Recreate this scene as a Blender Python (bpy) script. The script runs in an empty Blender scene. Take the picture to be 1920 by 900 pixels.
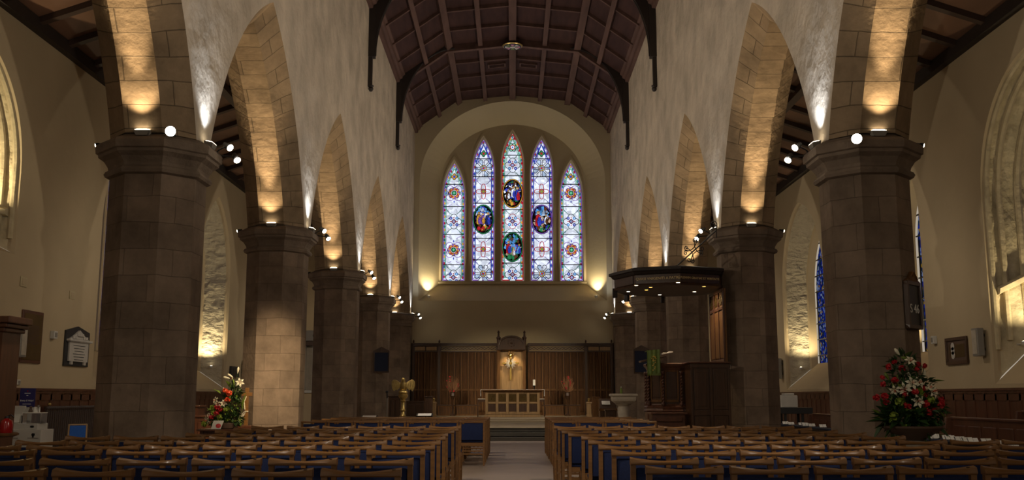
import bpy, bmesh, math, random
from mathutils import Vector, Matrix, noise
random.seed(11)
PI = math.pi
SC = bpy.context.scene
COL = SC.collection
# ------------------------------------------------------------------ camera
EYE, FOC, CX, CY = 1.24, 1850.0, 961.0, 450.0
TH = math.atan(295.0 / FOC)
COT, SIT = math.cos(TH), math.sin(TH)
cam_d = bpy.data.cameras.new('camera'); cam = bpy.data.objects.new('camera', cam_d); COL.objects.link(cam)
cam_d.sensor_width = 36.0; cam_d.lens = 36.0 * FOC / 1920.0; cam_d.shift_x = -1.0 / 1920.0
cam_d.clip_end = 200
cam.location = (0, 0, EYE); cam.rotation_euler = (PI / 2 + TH, 0, 0)
SC.camera = cam
vs = SC.view_settings
vs.view_transform = 'Standard'; vs.look = 'None'; vs.gamma = 1.0; vs.exposure = 0.0; vs.use_curve_mapping = False

def at(px, py, Y):
    """the point of the place at depth Y seen at a pixel: (X, Z)"""
    v = CY - py; u = px - CX
    yc = FOC * COT - v * SIT; zc = FOC * SIT + v * COT
    return u / yc * Y, EYE + zc / yc * Y
def onwall(px, py, X):
    """the point on a plane of constant X seen at a pixel: (Y, Z)"""
    v = CY - py; u = px - CX
    yc = FOC * COT - v * SIT; zc = FOC * SIT + v * COT
    t = X / u
    return yc * t, EYE + zc * t
# ------------------------------------------------------------------ materials
def new_mat(name):
    m = bpy.data.materials.new(name); m.use_nodes = True
    nt = m.node_tree; b = nt.nodes['Principled BSDF']
    return m, nt, b
def nd(nt, t, **kw):
    n = nt.nodes.new(t)
    for k, v in kw.items():
        if hasattr(n, k): setattr(n, k, v)
        else: n.inputs[k].default_value = v
    return n
def rgb(c): return (c[0], c[1], c[2], 1.0)
def mat(name, col, rough=.6, metal=0.0, nscale=0, namt=.25, bump=0.0, bscale=40.0, col2=None, stretch=None, spec=None, coat=0):
    m, nt, b = new_mat(name)
    b.inputs['Base Color'].default_value = rgb(col); b.inputs['Roughness'].default_value = rough; b.inputs['Metallic'].default_value = metal
    if spec is not None: b.inputs['Specular IOR Level'].default_value = spec
    if coat: b.inputs['Coat Weight'].default_value = coat; b.inputs['Coat Roughness'].default_value = .15
    tc = nd(nt, 'ShaderNodeTexCoord'); src = tc.outputs['Object']
    if stretch:
        mp = nd(nt, 'ShaderNodeMapping'); mp.inputs['Scale'].default_value = stretch
        nt.links.new(src, mp.inputs['Vector']); src = mp.outputs['Vector']
    if nscale:
        n = nd(nt, 'ShaderNodeTexNoise'); n.inputs['Scale'].default_value = nscale; n.inputs['Detail'].default_value = 5
        nt.links.new(src, n.inputs['Vector'])
        mx = nd(nt, 'ShaderNodeMix', data_type='RGBA')
        rp = nd(nt, 'ShaderNodeMapRange'); rp.inputs['From Min'].default_value = .3; rp.inputs['From Max'].default_value = .7
        nt.links.new(n.outputs['Fac'], rp.inputs['Value']); nt.links.new(rp.outputs['Result'], mx.inputs['Factor'])
        c2 = col2 if col2 else tuple(x * (1 - namt) for x in col)
        mx.inputs['A'].default_value = rgb(col); mx.inputs['B'].default_value = rgb(c2)
        nt.links.new(mx.outputs['Result'], b.inputs['Base Color'])
    if bump:
        n2 = nd(nt, 'ShaderNodeTexNoise'); n2.inputs['Scale'].default_value = bscale; n2.inputs['Detail'].default_value = 6
        nt.links.new(src, n2.inputs['Vector'])
        bp = nd(nt, 'ShaderNodeBump'); bp.inputs['Strength'].default_value = 1.0; bp.inputs['Distance'].default_value = bump
        nt.links.new(n2.outputs['Fac'], bp.inputs['Height']); nt.links.new(bp.outputs['Normal'], b.inputs['Normal'])
    return m
def ashlar(name, c1, c2, mortar, bw, rh, ms=.012, rough=.9, bump=.012):
    """coursed stone laid along the UV map (metres)"""
    m, nt, b = new_mat(name); b.inputs['Roughness'].default_value = rough; b.inputs['Specular IOR Level'].default_value = .15
    uv = nd(nt, 'ShaderNodeUVMap'); tc = nd(nt, 'ShaderNodeTexCoord')
    br = nd(nt, 'ShaderNodeTexBrick'); br.offset = .5
    br.inputs['Color1'].default_value = rgb(c1); br.inputs['Color2'].default_value = rgb(c2); br.inputs['Mortar'].default_value = rgb(mortar)
    br.inputs['Scale'].default_value = 1; br.inputs['Mortar Size'].default_value = ms; br.inputs['Mortar Smooth'].default_value = .4
    br.inputs['Brick Width'].default_value = bw; br.inputs['Row Height'].default_value = rh; br.inputs['Bias'].default_value = -.1
    n0 = nd(nt, 'ShaderNodeTexNoise'); n0.inputs['Scale'].default_value = 2.2; n0.inputs['Detail'].default_value = 3
    nt.links.new(tc.outputs['Object'], n0.inputs['Vector'])
    ad = nd(nt, 'ShaderNodeVectorMath', operation='MULTIPLY_ADD'); ad.inputs[1].default_value = (.05, .05, 0)
    nt.links.new(n0.outputs['Color'], ad.inputs[0]); nt.links.new(uv.outputs['UV'], ad.inputs[2])
    nt.links.new(ad.outputs[0], br.inputs['Vector'])
    n = nd(nt, 'ShaderNodeTexNoise'); n.inputs['Scale'].default_value = 1.6; n.inputs['Detail'].default_value = 8; n.inputs['Roughness'].default_value = .65
    nt.links.new(tc.outputs['Object'], n.inputs['Vector'])
    rp = nd(nt, 'ShaderNodeMapRange'); rp.inputs['From Min'].default_value = .3; rp.inputs['From Max'].default_value = .7; rp.inputs['To Min'].default_value = .62; rp.inputs['To Max'].default_value = 1.25
    nt.links.new(n.outputs['Fac'], rp.inputs['Value'])
    mx = nd(nt, 'ShaderNodeVectorMath', operation='SCALE'); nt.links.new(br.outputs['Color'], mx.inputs[0]); nt.links.new(rp.outputs['Result'], mx.inputs['Scale'])
    nt.links.new(mx.outputs[0], b.inputs['Base Color'])
    n2 = nd(nt, 'ShaderNodeTexNoise'); n2.inputs['Scale'].default_value = 9; n2.inputs['Detail'].default_value = 8
    nt.links.new(tc.outputs['Object'], n2.inputs['Vector'])
    sb = nd(nt, 'ShaderNodeMath', operation='MULTIPLY_ADD'); sb.inputs[1].default_value = -1.2
    nt.links.new(br.outputs['Fac'], sb.inputs[0]); nt.links.new(n2.outputs['Fac'], sb.inputs[2])
    bp = nd(nt, 'ShaderNodeBump'); bp.inputs['Distance'].default_value = bump; bp.inputs['Strength'].default_value = 1
    nt.links.new(sb.outputs[0], bp.inputs['Height']); nt.links.new(bp.outputs['Normal'], b.inputs['Normal'])
    return m
def rubble(name, c1, c2, scale=2.0, bump=.10):
    """rough random stonework picked out by grazing light"""
    m, nt, b = new_mat(name); b.inputs['Roughness'].default_value = .95; b.inputs['Specular IOR Level'].default_value = .1
    tc = nd(nt, 'ShaderNodeTexCoord')
    mp = nd(nt, 'ShaderNodeMapping'); mp.inputs['Scale'].default_value = (1, 1, 1.9); nt.links.new(tc.outputs['Object'], mp.inputs['Vector'])
    n0 = nd(nt, 'ShaderNodeTexNoise'); n0.inputs['Scale'].default_value = 2.2; n0.inputs['Detail'].default_value = 5; nt.links.new(mp.outputs['Vector'], n0.inputs['Vector'])
    ad = nd(nt, 'ShaderNodeVectorMath', operation='MULTIPLY_ADD'); ad.inputs[1].default_value = (.9,) * 3
    nt.links.new(n0.outputs['Color'], ad.inputs[0]); nt.links.new(mp.outputs['Vector'], ad.inputs[2])
    vo = nd(nt, 'ShaderNodeTexVoronoi', feature='SMOOTH_F1'); vo.inputs['Scale'].default_value = scale; vo.inputs['Smoothness'].default_value = .25
    nt.links.new(ad.outputs[0], vo.inputs['Vector'])
    n2 = nd(nt, 'ShaderNodeTexNoise'); n2.inputs['Scale'].default_value = 5; n2.inputs['Detail'].default_value = 9; n2.inputs['Roughness'].default_value = .6; nt.links.new(mp.outputs['Vector'], n2.inputs['Vector'])
    s = nd(nt, 'ShaderNodeMath', operation='MULTIPLY_ADD'); s.inputs[1].default_value = -1.0
    nt.links.new(vo.outputs['Distance'], s.inputs[0]); nt.links.new(n2.outputs['Fac'], s.inputs[2])
    bp = nd(nt, 'ShaderNodeBump'); bp.inputs['Distance'].default_value = bump; nt.links.new(s.outputs[0], bp.inputs['Height']); nt.links.new(bp.outputs['Normal'], b.inputs['Normal'])
    mx = nd(nt, 'ShaderNodeMix', data_type='RGBA'); mx.inputs['A'].default_value = rgb(c2); mx.inputs['B'].default_value = rgb(c1)
    nt.links.new(n2.outputs['Fac'], mx.inputs['Factor']); nt.links.new(mx.outputs['Result'], b.inputs['Base Color'])
    return m
def glow(name, col, strength):
    m = bpy.data.materials.new(name); m.use_nodes = True; nt = m.node_tree; nt.nodes.clear()
    e = nd(nt, 'ShaderNodeEmission'); e.inputs['Color'].default_value = rgb(col); e.inputs['Strength'].default_value = strength
    o = nd(nt, 'ShaderNodeOutputMaterial'); nt.links.new(e.outputs[0], o.inputs['Surface'])
    return m
def lit_glass(name, col, strength, scale=5, var=.45):
    """daylight coming through stained glass, uneven from piece to piece"""
    m = bpy.data.materials.new(name); m.use_nodes = True; nt = m.node_tree; nt.nodes.clear()
    tc = nd(nt, 'ShaderNodeTexCoord'); vo = nd(nt, 'ShaderNodeTexVoronoi'); vo.inputs['Scale'].default_value = scale
    nt.links.new(tc.outputs['Object'], vo.inputs['Vector'])
    sp = nd(nt, 'ShaderNodeSeparateColor'); nt.links.new(vo.outputs['Color'], sp.inputs[0])
    rp = nd(nt, 'ShaderNodeMapRange'); rp.inputs['To Min'].default_value = strength * (1 - var); rp.inputs['To Max'].default_value = strength * (1 + var * .4)
    nt.links.new(sp.outputs[0], rp.inputs['Value'])
    e = nd(nt, 'ShaderNodeEmission'); e.inputs['Color'].default_value = rgb(col); nt.links.new(rp.outputs['Result'], e.inputs['Strength'])
    o = nd(nt, 'ShaderNodeOutputMaterial'); nt.links.new(e.outputs[0], o.inputs['Surface'])
    return m
M = {}
M['plaster'] = mat('plaster', (.62, .53, .42), .95, nscale=1.3, namt=.34, bump=.09, bscale=2.2, spec=.1)
M['cream'] = mat('cream_wall', (.60, .51, .34), .9, nscale=.4, namt=.12, bump=.006, bscale=8, spec=.1)
M['aisle'] = mat('aisle_wall', (.50, .40, .255), .9, nscale=.5, namt=.14, bump=.008, bscale=5, spec=.1)
M['pillar'] = ashlar('pillar_stone', (.25, .185, .135), (.19, .142, .105), (.155, .116, .086), .66, .36, .004)
M['arch'] = ashlar('arch_stone', (.31, .225, .14), (.24, .17, .105), (.15, .11, .07), 1.3, .36, .008)
M['capital'] = mat('capital_stone', (.235, .18, .135), .9, nscale=3, namt=.35, bump=.02, bscale=12, spec=.15)
M['rubble'] = rubble('rubble_stone', (.62, .55, .40), (.40, .34, .24))
M['jambstone'] = ashlar('jamb_stone', (.55, .47, .31), (.48, .40, .26), (.35, .29, .18), .9, .38, .01, bump=.03)
M['stonecream'] = mat('cream_stone', (.55, .46, .29), .9, nscale=4, namt=.25, bump=.02, bscale=10, spec=.1)
M['roof'] = mat('roof_wood', (.066, .031, .026), .75, spec=.15, nscale=1.5, namt=.4, stretch=(3, .5, 3))
M['rib'] = mat('rib_wood', (.14, .078, .062), .7, spec=.15, nscale=1.5, namt=.35, stretch=(3, .5, 3))
M['truss'] = mat('truss_wood', (.03, .02, .016), .6, nscale=3, namt=.3)
M['aisleroof'] = mat('aisle_roof_wood', (.22, .115, .07), .6, nscale=1.2, namt=.45, stretch=(1, .4, 1))
M['aislebeam'] = mat('aisle_beam_wood', (.06, .032, .022), .6, nscale=1.2, namt=.3)
M['oak'] = mat('oak', (.19, .092, .034), .55, nscale=3, namt=.45, stretch=(6, 6, .6), spec=.2)
M['oakpanel'] = mat('oak_panel', (.135, .060, .021), .55, nscale=3, namt=.5, stretch=(6, 6, .6), spec=.2)
M['oakdark'] = mat('dark_oak', (.075, .036, .018), .35, nscale=3, namt=.4, stretch=(6, 6, .6), coat=.2)
M['oakred'] = mat('mahogany', (.12, .045, .022), .35, nscale=3, namt=.4, stretch=(6, 6, .6), coat=.2)
M['oaklight'] = mat('light_oak', (.42, .265, .12), .45, nscale=3, namt=.3, stretch=(6, 6, .6))
M['chair'] = mat('beech', (.235, .108, .030), .45, nscale=4, namt=.35, stretch=(1, 8, 8), coat=.08)
M['plug'] = mat('dark_plug', (.03, .015, .008), .5)
M['blue'] = mat('blue_fabric', (.006, .017, .080), .9, nscale=60, namt=.3, bump=.002, bscale=300)
M['bluebright'] = mat('bright_blue_fabric', (.02, .11, .45), .9, nscale=60, namt=.2)
M['floor'] = mat('floor_stone', (.38, .30, .24), .45, nscale=1.2, namt=.18, bump=.002, bscale=8, spec=.35)
M['stepstone'] = mat('step_stone', (.34, .27, .18), .7, nscale=2, namt=.2)
M['stepdark'] = mat('step_carpet', (.085, .075, .06), .9, nscale=4, namt=.3)
M['lead'] = mat('lead', (.008, .008, .009), .7)
M['black'] = mat('black_metal', (.012, .012, .012), .4, spec=.5)
M['iron'] = mat('wrought_iron', (.02, .016, .014), .5)
M['brass'] = mat('brass', (.62, .45, .16), .34, metal=.85, nscale=8, namt=.4)
M['gold'] = mat('gold', (.95, .66, .18), .25, metal=1.0)
M['plaque'] = mat('plaque_brass', (.16, .10, .03), .4, metal=.6, nscale=3, namt=.4)
M['marble'] = mat('white_marble', (.55, .52, .47), .5, nscale=5, namt=.15)
M['slate'] = mat('black_slate', (.02, .02, .022), .4)
M['white'] = mat('white_card', (.58, .56, .51), .7, nscale=2, namt=.05)
M['paper'] = mat('paper', (.88, .86, .80), .8)
M['grey'] = mat('grey_metal', (.24, .22, .19), .5)
M['radiator'] = mat('radiator_brown', (.045, .026, .018), .45)
M['stonepale'] = mat('pale_stone', (.50, .44, .35), .8, nscale=6, namt=.2, bump=.01, bscale=15)
M['text'] = mat('faded_gold_paint', (.85, .66, .32), .5)
M['vine'] = mat('gilt_carving', (.42, .30, .13), .4)
M['whitetext'] = mat('white_paint', (.85, .85, .82), .6)
M['navy'] = mat('navy_print', (.025, .022, .13), .6)
M['boardblue'] = mat('board_blue', (.012, .02, .05), .8)
M['green'] = mat('green_silk', (.19, .28, .06), .6, nscale=20, namt=.4)
M['leaf'] = mat('leaf', (.035, .085, .018), .5, nscale=3, namt=.5)
M['leaflight'] = mat('light_leaf', (.20, .30, .04), .5, nscale=3, namt=.4)
M['red'] = mat('red_petal', (.48, .018, .025), .6)
M['orange'] = mat('orange_petal', (.75, .10, .03), .6)
M['lily'] = mat('lily_petal', (.82, .78, .58), .55)
M['lime'] = mat('lime_bloom', (.30, .40, .04), .6, nscale=30, namt=.5)
M['dried'] = mat('dried_red', (.42, .075, .05), .8, nscale=12, namt=.6)
M['driedstem'] = mat('dried_stem', (.30, .15, .07), .8)
M['terracotta'] = mat('urn_brown', (.10, .06, .04), .6)
M['redpaint'] = mat('red_enamel', (.40, .012, .012), .2, coat=.5)
M['clear'] = mat('clear_acrylic', (.30, .29, .27), .15)
M['lens'] = glow('lamp_lens', (1.0, .88, .66), 30)
M['lensup'] = glow('uplight_lens', (1.0, .85, .6), 9)
M['led'] = glow('downlight_lens', (1.0, .86, .62), 9)
M['ledamber'] = glow('amber_lens', (1.0, .55, .12), 4)
# ------------------------------------------------------------------ mesh builder
class MB:
    def __init__(s): s.v = []; s.f = []; s.m = []; s.uv = {}; s.mi = 0
    def vert(s, p): s.v.append(tuple(p)); return len(s.v) - 1
    def face(s, idx, uv=None, m=None):
        s.f.append(tuple(idx)); s.m.append(s.mi if m is None else m)
        if uv: s.uv[len(s.f) - 1] = uv
    def poly(s, pts, uv=None, m=None): s.face([s.vert(p) for p in pts], uv, m)
    def box(s, x0, x1, y0, y1, z0, z1, m=None, T=None):
        if x0 > x1: x0, x1 = x1, x0
        if y0 > y1: y0, y1 = y1, y0
        if z0 > z1: z0, z1 = z1, z0
        c = [(x0, y0, z0), (x1, y0, z0), (x1, y1, z0), (x0, y1, z0), (x0, y0, z1), (x1, y0, z1), (x1, y1, z1), (x0, y1, z1)]
        if T is not None: c = [tuple(T @ Vector(p)) for p in c]
        b = [s.vert(p) for p in c]
        for q in ((0, 3, 2, 1), (4, 5, 6, 7), (0, 1, 5, 4), (1, 2, 6, 5), (2, 3, 7, 6), (3, 0, 4, 7)): s.face([b[i] for i in q], m=m)
    def loft(s, rings, closed=True, cap=True, m=None, uvs=None):
        R = [[s.vert(p) for p in r] for r in rings]; n = len(R[0])
        for a in range(len(R) - 1):
            for i in range(n if closed else n - 1):
                j = (i + 1) % n
                uv = None
                if uvs:
                    ua, ub = uvs[0][i], uvs[0][i + 1]; va, vb = uvs[1][a], uvs[1][a + 1]
                    uv = ((ua, va), (ub, va), (ub, vb), (ua, vb))
                s.face((R[a][i], R[a][j], R[a + 1][j], R[a + 1][i]), uv, m)
        if cap and closed:
            s.face(list(reversed(R[0])), m=m); s.face(R[-1], m=m)
    def prism(s, poly, z0, z1, m=None, axis='z'):
        def P(p, h): return {'z': (p[0], p[1], h), 'y': (p[0], h, p[1]), 'x': (h, p[0], p[1])}[axis]
        s.loft([[P(p, z0) for p in poly], [P(p, z1) for p in poly]], m=m)
    def lathe(s, prof, c=(0, 0, 0), n=20, m=None, a0=0, T=None):
        rings = []
        for r, z in prof:
            ring = [(c[0] + r * math.cos(a0 + 2 * PI * i / n), c[1] + r * math.sin(a0 + 2 * PI * i / n), c[2] + z) for i in range(n)]
            if T is not None: ring = [tuple(T @ Vector(p)) for p in ring]
            rings.append(ring)
        s.loft(rings, m=m)
    def rod(s, a, b, r, r2=None, n=8, m=None):
        s.tube([a, b], r, n, m, r2)
    def tube(s, pts, r, n=8, m=None, r2=None):
        pts = [Vector(p) for p in pts]; rings = []; N = len(pts); up = None
        for i, p in enumerate(pts):
            d = (pts[min(i + 1, N - 1)] - pts[max(i - 1, 0)]).normalized()
            if up is None: up = d.orthogonal().normalized()
            up = (up - d * up.dot(d));
            up = up.normalized() if up.length > 1e-6 else d.orthogonal().normalized()
            w = d.cross(up); rr = r if r2 is None else r + (r2 - r) * i / (N - 1)
            rings.append([p + (up * math.cos(2 * PI * k / n) + w * math.sin(2 * PI * k / n)) * rr for k in range(n)])
        s.loft(rings, m=m)
    def ball(s, c, r, m=None, n=10, sq=(1, 1, 1)):
        k = n // 2; rings = []
        for j in range(1, k):
            a = -PI / 2 + PI * j / k
            rings.append([(c[0] + sq[0] * r * math.cos(a) * math.cos(2 * PI * i / n), c[1] + sq[1] * r * math.cos(a) * math.sin(2 * PI * i / n), c[2] + sq[2] * r * math.sin(a)) for i in range(n)])
        s.loft(rings, m=m)
    def build(s, name, mats, parent=None, smooth=None, bevel=0, segs=2, recalc=True):
        me = bpy.data.meshes.new(name); me.from_pydata(s.v, [], s.f)
        mats = mats if isinstance(mats, (list, tuple)) else [mats]
        for mm in mats: me.materials.append(M[mm] if isinstance(mm, str) else mm)
        me.polygons.foreach_set('material_index', s.m)
        if s.uv:
            ul = me.uv_layers.new(name='UVMap')
            for fi, uv in s.uv.items():
                p = me.polygons[fi]
                for k, li in enumerate(p.loop_indices): ul.data[li].uv = uv[k]
        if recalc or bevel:
            bm = bmesh.new(); bm.from_mesh(me)
            if bevel:
                bmesh.ops.remove_doubles(bm, verts=bm.verts, dist=1e-5)
                es = [e for e in bm.edges if len(e.link_faces) == 2 and e.calc_face_angle(0) > .5]
                bmesh.ops.bevel(bm, geom=es, offset=bevel, segments=segs, profile=.5, affect='EDGES', clamp_overlap=True)
            if recalc: bmesh.ops.recalc_face_normals(bm, faces=bm.faces)
            bm.to_mesh(me); bm.free()
        if smooth is not None:
            me.polygons.foreach_set('use_smooth', [True] * len(me.polygons)); me.set_sharp_from_angle(angle=smooth)
        o = bpy.data.objects.new(name, me); COL.objects.link(o)
        if parent is not None: o.parent = parent
        return o
def tag(o, label=None, cat=None, group=None, kind=None):
    if label: o['label'] = label
    if cat: o['category'] = cat
    if group: o['group'] = group
    if kind: o['kind'] = kind
    return o
def struct(o, label=None): o['kind'] = 'structure'; return o
def thing(name, label, cat, loc=(0, 0, 0), rz=0, group=None):
    o = bpy.data.objects.new(name, None); COL.objects.link(o); o.location = loc; o.rotation_euler = (0, 0, rz)
    o.empty_display_size = .1
    return tag(o, label, cat, group)
def dup(root, loc, rz, label, group=None):
    r = root.copy(); COL.objects.link(r); r.location = loc; r.rotation_euler = (0, 0, rz); r['label'] = label
    if group: r['group'] = group
    for ch in list(root.children):
        c = ch.copy(); COL.objects.link(c); c.parent = r
        for g in ch.children:
            d = g.copy(); COL.objects.link(d); d.parent = c
    return r
def spot(name, loc, target, power, angle=60, blend=.5, r=.03, col=(1, .80, .55)):
    l = bpy.data.lights.new(name, 'SPOT'); l.energy = power; l.spot_size = math.radians(angle); l.spot_blend = blend; l.shadow_soft_size = r; l.color = col
    o = bpy.data.objects.new(name, l); COL.objects.link(o); o.location = loc
    d = Vector(target) - Vector(loc); o.rotation_euler = d.to_track_quat('-Z', 'Y').to_euler()
    return o
def words(src, size, mtl, name, parent, M4, ext=.004, align='CENTER'):
    """lettering as a thin solid mesh"""
    cu = bpy.data.curves.new(name, 'FONT'); cu.body = src; cu.size = size; cu.extrude = ext; cu.align_x = align; cu.align_y = 'CENTER'; cu.resolution_u = 3
    t = bpy.data.objects.new(name, cu); COL.objects.link(t)
    dg = bpy.context.evaluated_depsgraph_get(); me = bpy.data.meshes.new_from_object(t.evaluated_get(dg))
    bpy.data.objects.remove(t); bpy.data.curves.remove(cu)
    me.transform(M4); me.materials.clear(); me.materials.append(M[mtl])
    o = bpy.data.objects.new(name, me); COL.objects.link(o); o.parent = parent
    return o
FACE_CAM = Matrix.Rotation(PI / 2, 4, 'X')      # lettering that reads from -Y
# ================================================================== the shell of the church
W = 4.42                       # nave half width
THS = {-1: 1.20, 1: 1.12}; CHS = {-1: .345, 1: .32}      # arcade thickness, chamfer
XO, XG = 9.56, 10.6            # aisle wall inner face, window glass
YN = -6.5                      # west end, behind the camera
BAY, NEAR, FACE = 7.23, 13.4, .6
PY = [NEAR + BAY * k + FACE / 2 for k in range(-2, 5)]      # pillar centres; index 2 is the first in view
PY[-1] = 42.7
SPR, APEX = 4.80, 8.45
YE = 43.5                      # east wall
TOP = 13.3

def arch_pts(ya, yb, zs, apex, k=0.0, n=18, R=None):
    """pointed arch from (ya,zs) to (yb,zs), inset by k, as (y,z); R flattens the arcs so that they spring at an angle"""
    h = (yb - ya) / 2; r = apex - zs; mid = (ya + yb) / 2
    if R is None: R = (r * r + h * h) / (2 * h); cyl, czl = ya + R, zs
    else:
        c = math.hypot(h, r); q = math.sqrt(R * R - c * c / 4); cyl, czl = (ya + mid) / 2 + q * r / c, (zs + apex) / 2 - q * h / c
    rr = R - k
    a0 = PI - math.asin((zs - czl) / rr); a1 = math.acos(max(-1, min(1, (mid - cyl) / rr)))
    L = []
    for i in range(n + 1):
        a = a0 + (a1 - a0) * i / n
        L.append((cyl + rr * math.cos(a), czl + rr * math.sin(a)))
    L[-1] = (mid, L[-1][1])
    return L + [(2 * mid - y, z) for y, z in reversed(L[:-1])]

def oct_ring(cx, cy, r, z):
    """regular octagon of inradius r, flats to the axes"""
    R = r / math.cos(PI / 8)
    return [(cx + R * math.cos(PI / 8 + PI / 4 * i), cy + R * math.sin(PI / 8 + PI / 4 * i), z) for i in range(8)]

# floor
f = MB(); f.box(-11.5, 11.5, YN, YE + 1.5, -.3, 0)
struct(f.build('floor', 'floor'))
# chancel platform: three steps up, then the dais
s = MB()
for k in range(3): s.box(-W - .2, W + .2, 28.9 + .4 * k, YE, .12 * k + (.001 if k else .0), .12 * (k + 1) - .02)
o = s.build('floor_chancel', 'stepdark'); struct(o)
s = MB()
s.box(-W - .2, W + .2, 29.68, YE, .341, .362)
s.box(-1.25, 1.3, 35.6, YE, .362, .42); s.box(-1.25, 1.3, 36.4, YE, .42, .48)
s.box(-W - .2, W + .2, 40.3, YE, .362, .478)
struct(s.build('floor_chancel_edge', 'stepstone', bevel=.008))

for sx, side in ((-1, 'left'), (1, 'right')):
    TH_W, CH = THS[sx], CHS[sx]; IN = TH_W / 2
    X0, X1 = sx * W, sx * (W + TH_W)
    wall = MB(); stone = []
    for k in range(len(PY)):
        # pier of wall above each pillar
        ya, yb = PY[k] - FACE / 2, PY[k] + FACE / 2
        if k == len(PY) - 1: yb = YE
        if k == 0: ya = YN
        wall.poly([(X0, ya, SPR), (X0, yb, SPR), (X0, yb, TOP), (X0, ya, TOP)])
        wall.poly([(X1, ya, SPR), (X1, yb, SPR), (X1, yb, TOP), (X1, ya, TOP)])
        if k == len(PY) - 1: continue
        yc = PY[k + 1] - FACE / 2
        P0 = arch_pts(yb, yc, SPR, APEX, 0, 18, 6.4); P1 = arch_pts(yb, yc, SPR, APEX, CH, 18, 6.4)
        for i in range(len(P0) - 1):
            (y0, z0), (y1, z1) = P0[i], P0[i + 1]
            for X in (X0, X1): wall.poly([(X, y0, z0), (X, y1, z1), (X, y1, TOP), (X, y0, TOP)])
        a = MB(); arc = [0]
        for i in range(len(P0) - 1): arc.append(arc[-1] + math.dist(P0[i], P0[i + 1]))
        q = [0, CH * 1.41, CH * 1.41 + TH_W - 2 * CH, 2 * CH * 1.41 + TH_W - 2 * CH]
        rings = [[(X0, y, z) for y, z in P0], [(X0 + sx * CH, y, z) for y, z in P1], [(X1 - sx * CH, y, z) for y, z in P1], [(X1, y, z) for y, z in P0]]
        for j in range(3):
            for i in range(len(P0) - 1):
                uv = ((q[j] + .35, arc[i]), (q[j] + .35, arc[i + 1]), (q[j + 1] + .35, arc[i + 1]), (q[j + 1] + .35, arc[i]))
                a.poly([rings[j][i], rings[j][i + 1], rings[j + 1][i + 1], rings[j + 1][i]], uv)
        stone.append(a)
    wall.poly([(X0, YN, TOP), (X0, YE, TOP), (X1, YE, TOP), (X1, YN, TOP)])
    wo = wall.build('wall_' + side, 'plaster', recalc=False); struct(wo)
    for a in stone: struct(a.build('arch_trim', 'arch', smooth=.6, recalc=False))
    # pillars
    xc = sx * (W + IN)
    for k, py in enumerate(PY):
        m = MB(); R = IN / math.cos(PI / 8); side_l = 2 * IN * math.tan(PI / 8)
        us = [side_l * i * 1.0 + .2 * k for i in range(9)]
        m.loft([oct_ring(xc, py, IN + .12, -.01), oct_ring(xc, py, IN + .12, .22), oct_ring(xc, py, IN + .03, .30), oct_ring(xc, py, IN, .34), oct_ring(xc, py, IN, 4.30)],
               cap=False, uvs=(us, [0, .22, .30, .34, 4.30]))
        po = m.build('pillar', 'pillar', recalc=False); struct(po)
        c = MB()
        prof = [(IN, 4.24), (IN + .055, 4.26), (IN + .075, 4.30), (IN + .055, 4.34), (IN + .02, 4.36), (IN + .03, 4.40), (IN + .08, 4.48), (IN + .15, 4.53), (IN + .155, 4.57), (IN + .185, 4.585), (IN + .195, 4.68), (IN + .17, 4.72), (IN + .08, 4.76), (IN + .02, 4.80)]
        c.loft([oct_ring(xc, py, r, z) for r, z in prof])
        co = c.build('capital', 'capital', po)
        # stub of the chamfered springers so no gap opens above the capital
    # filler behind the respond
    b = MB(); b.box(X0, X1, PY[-1] + .2, YE, 0, SPR); struct(b.build('wall_respond_' + side, 'pillar'))

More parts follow.
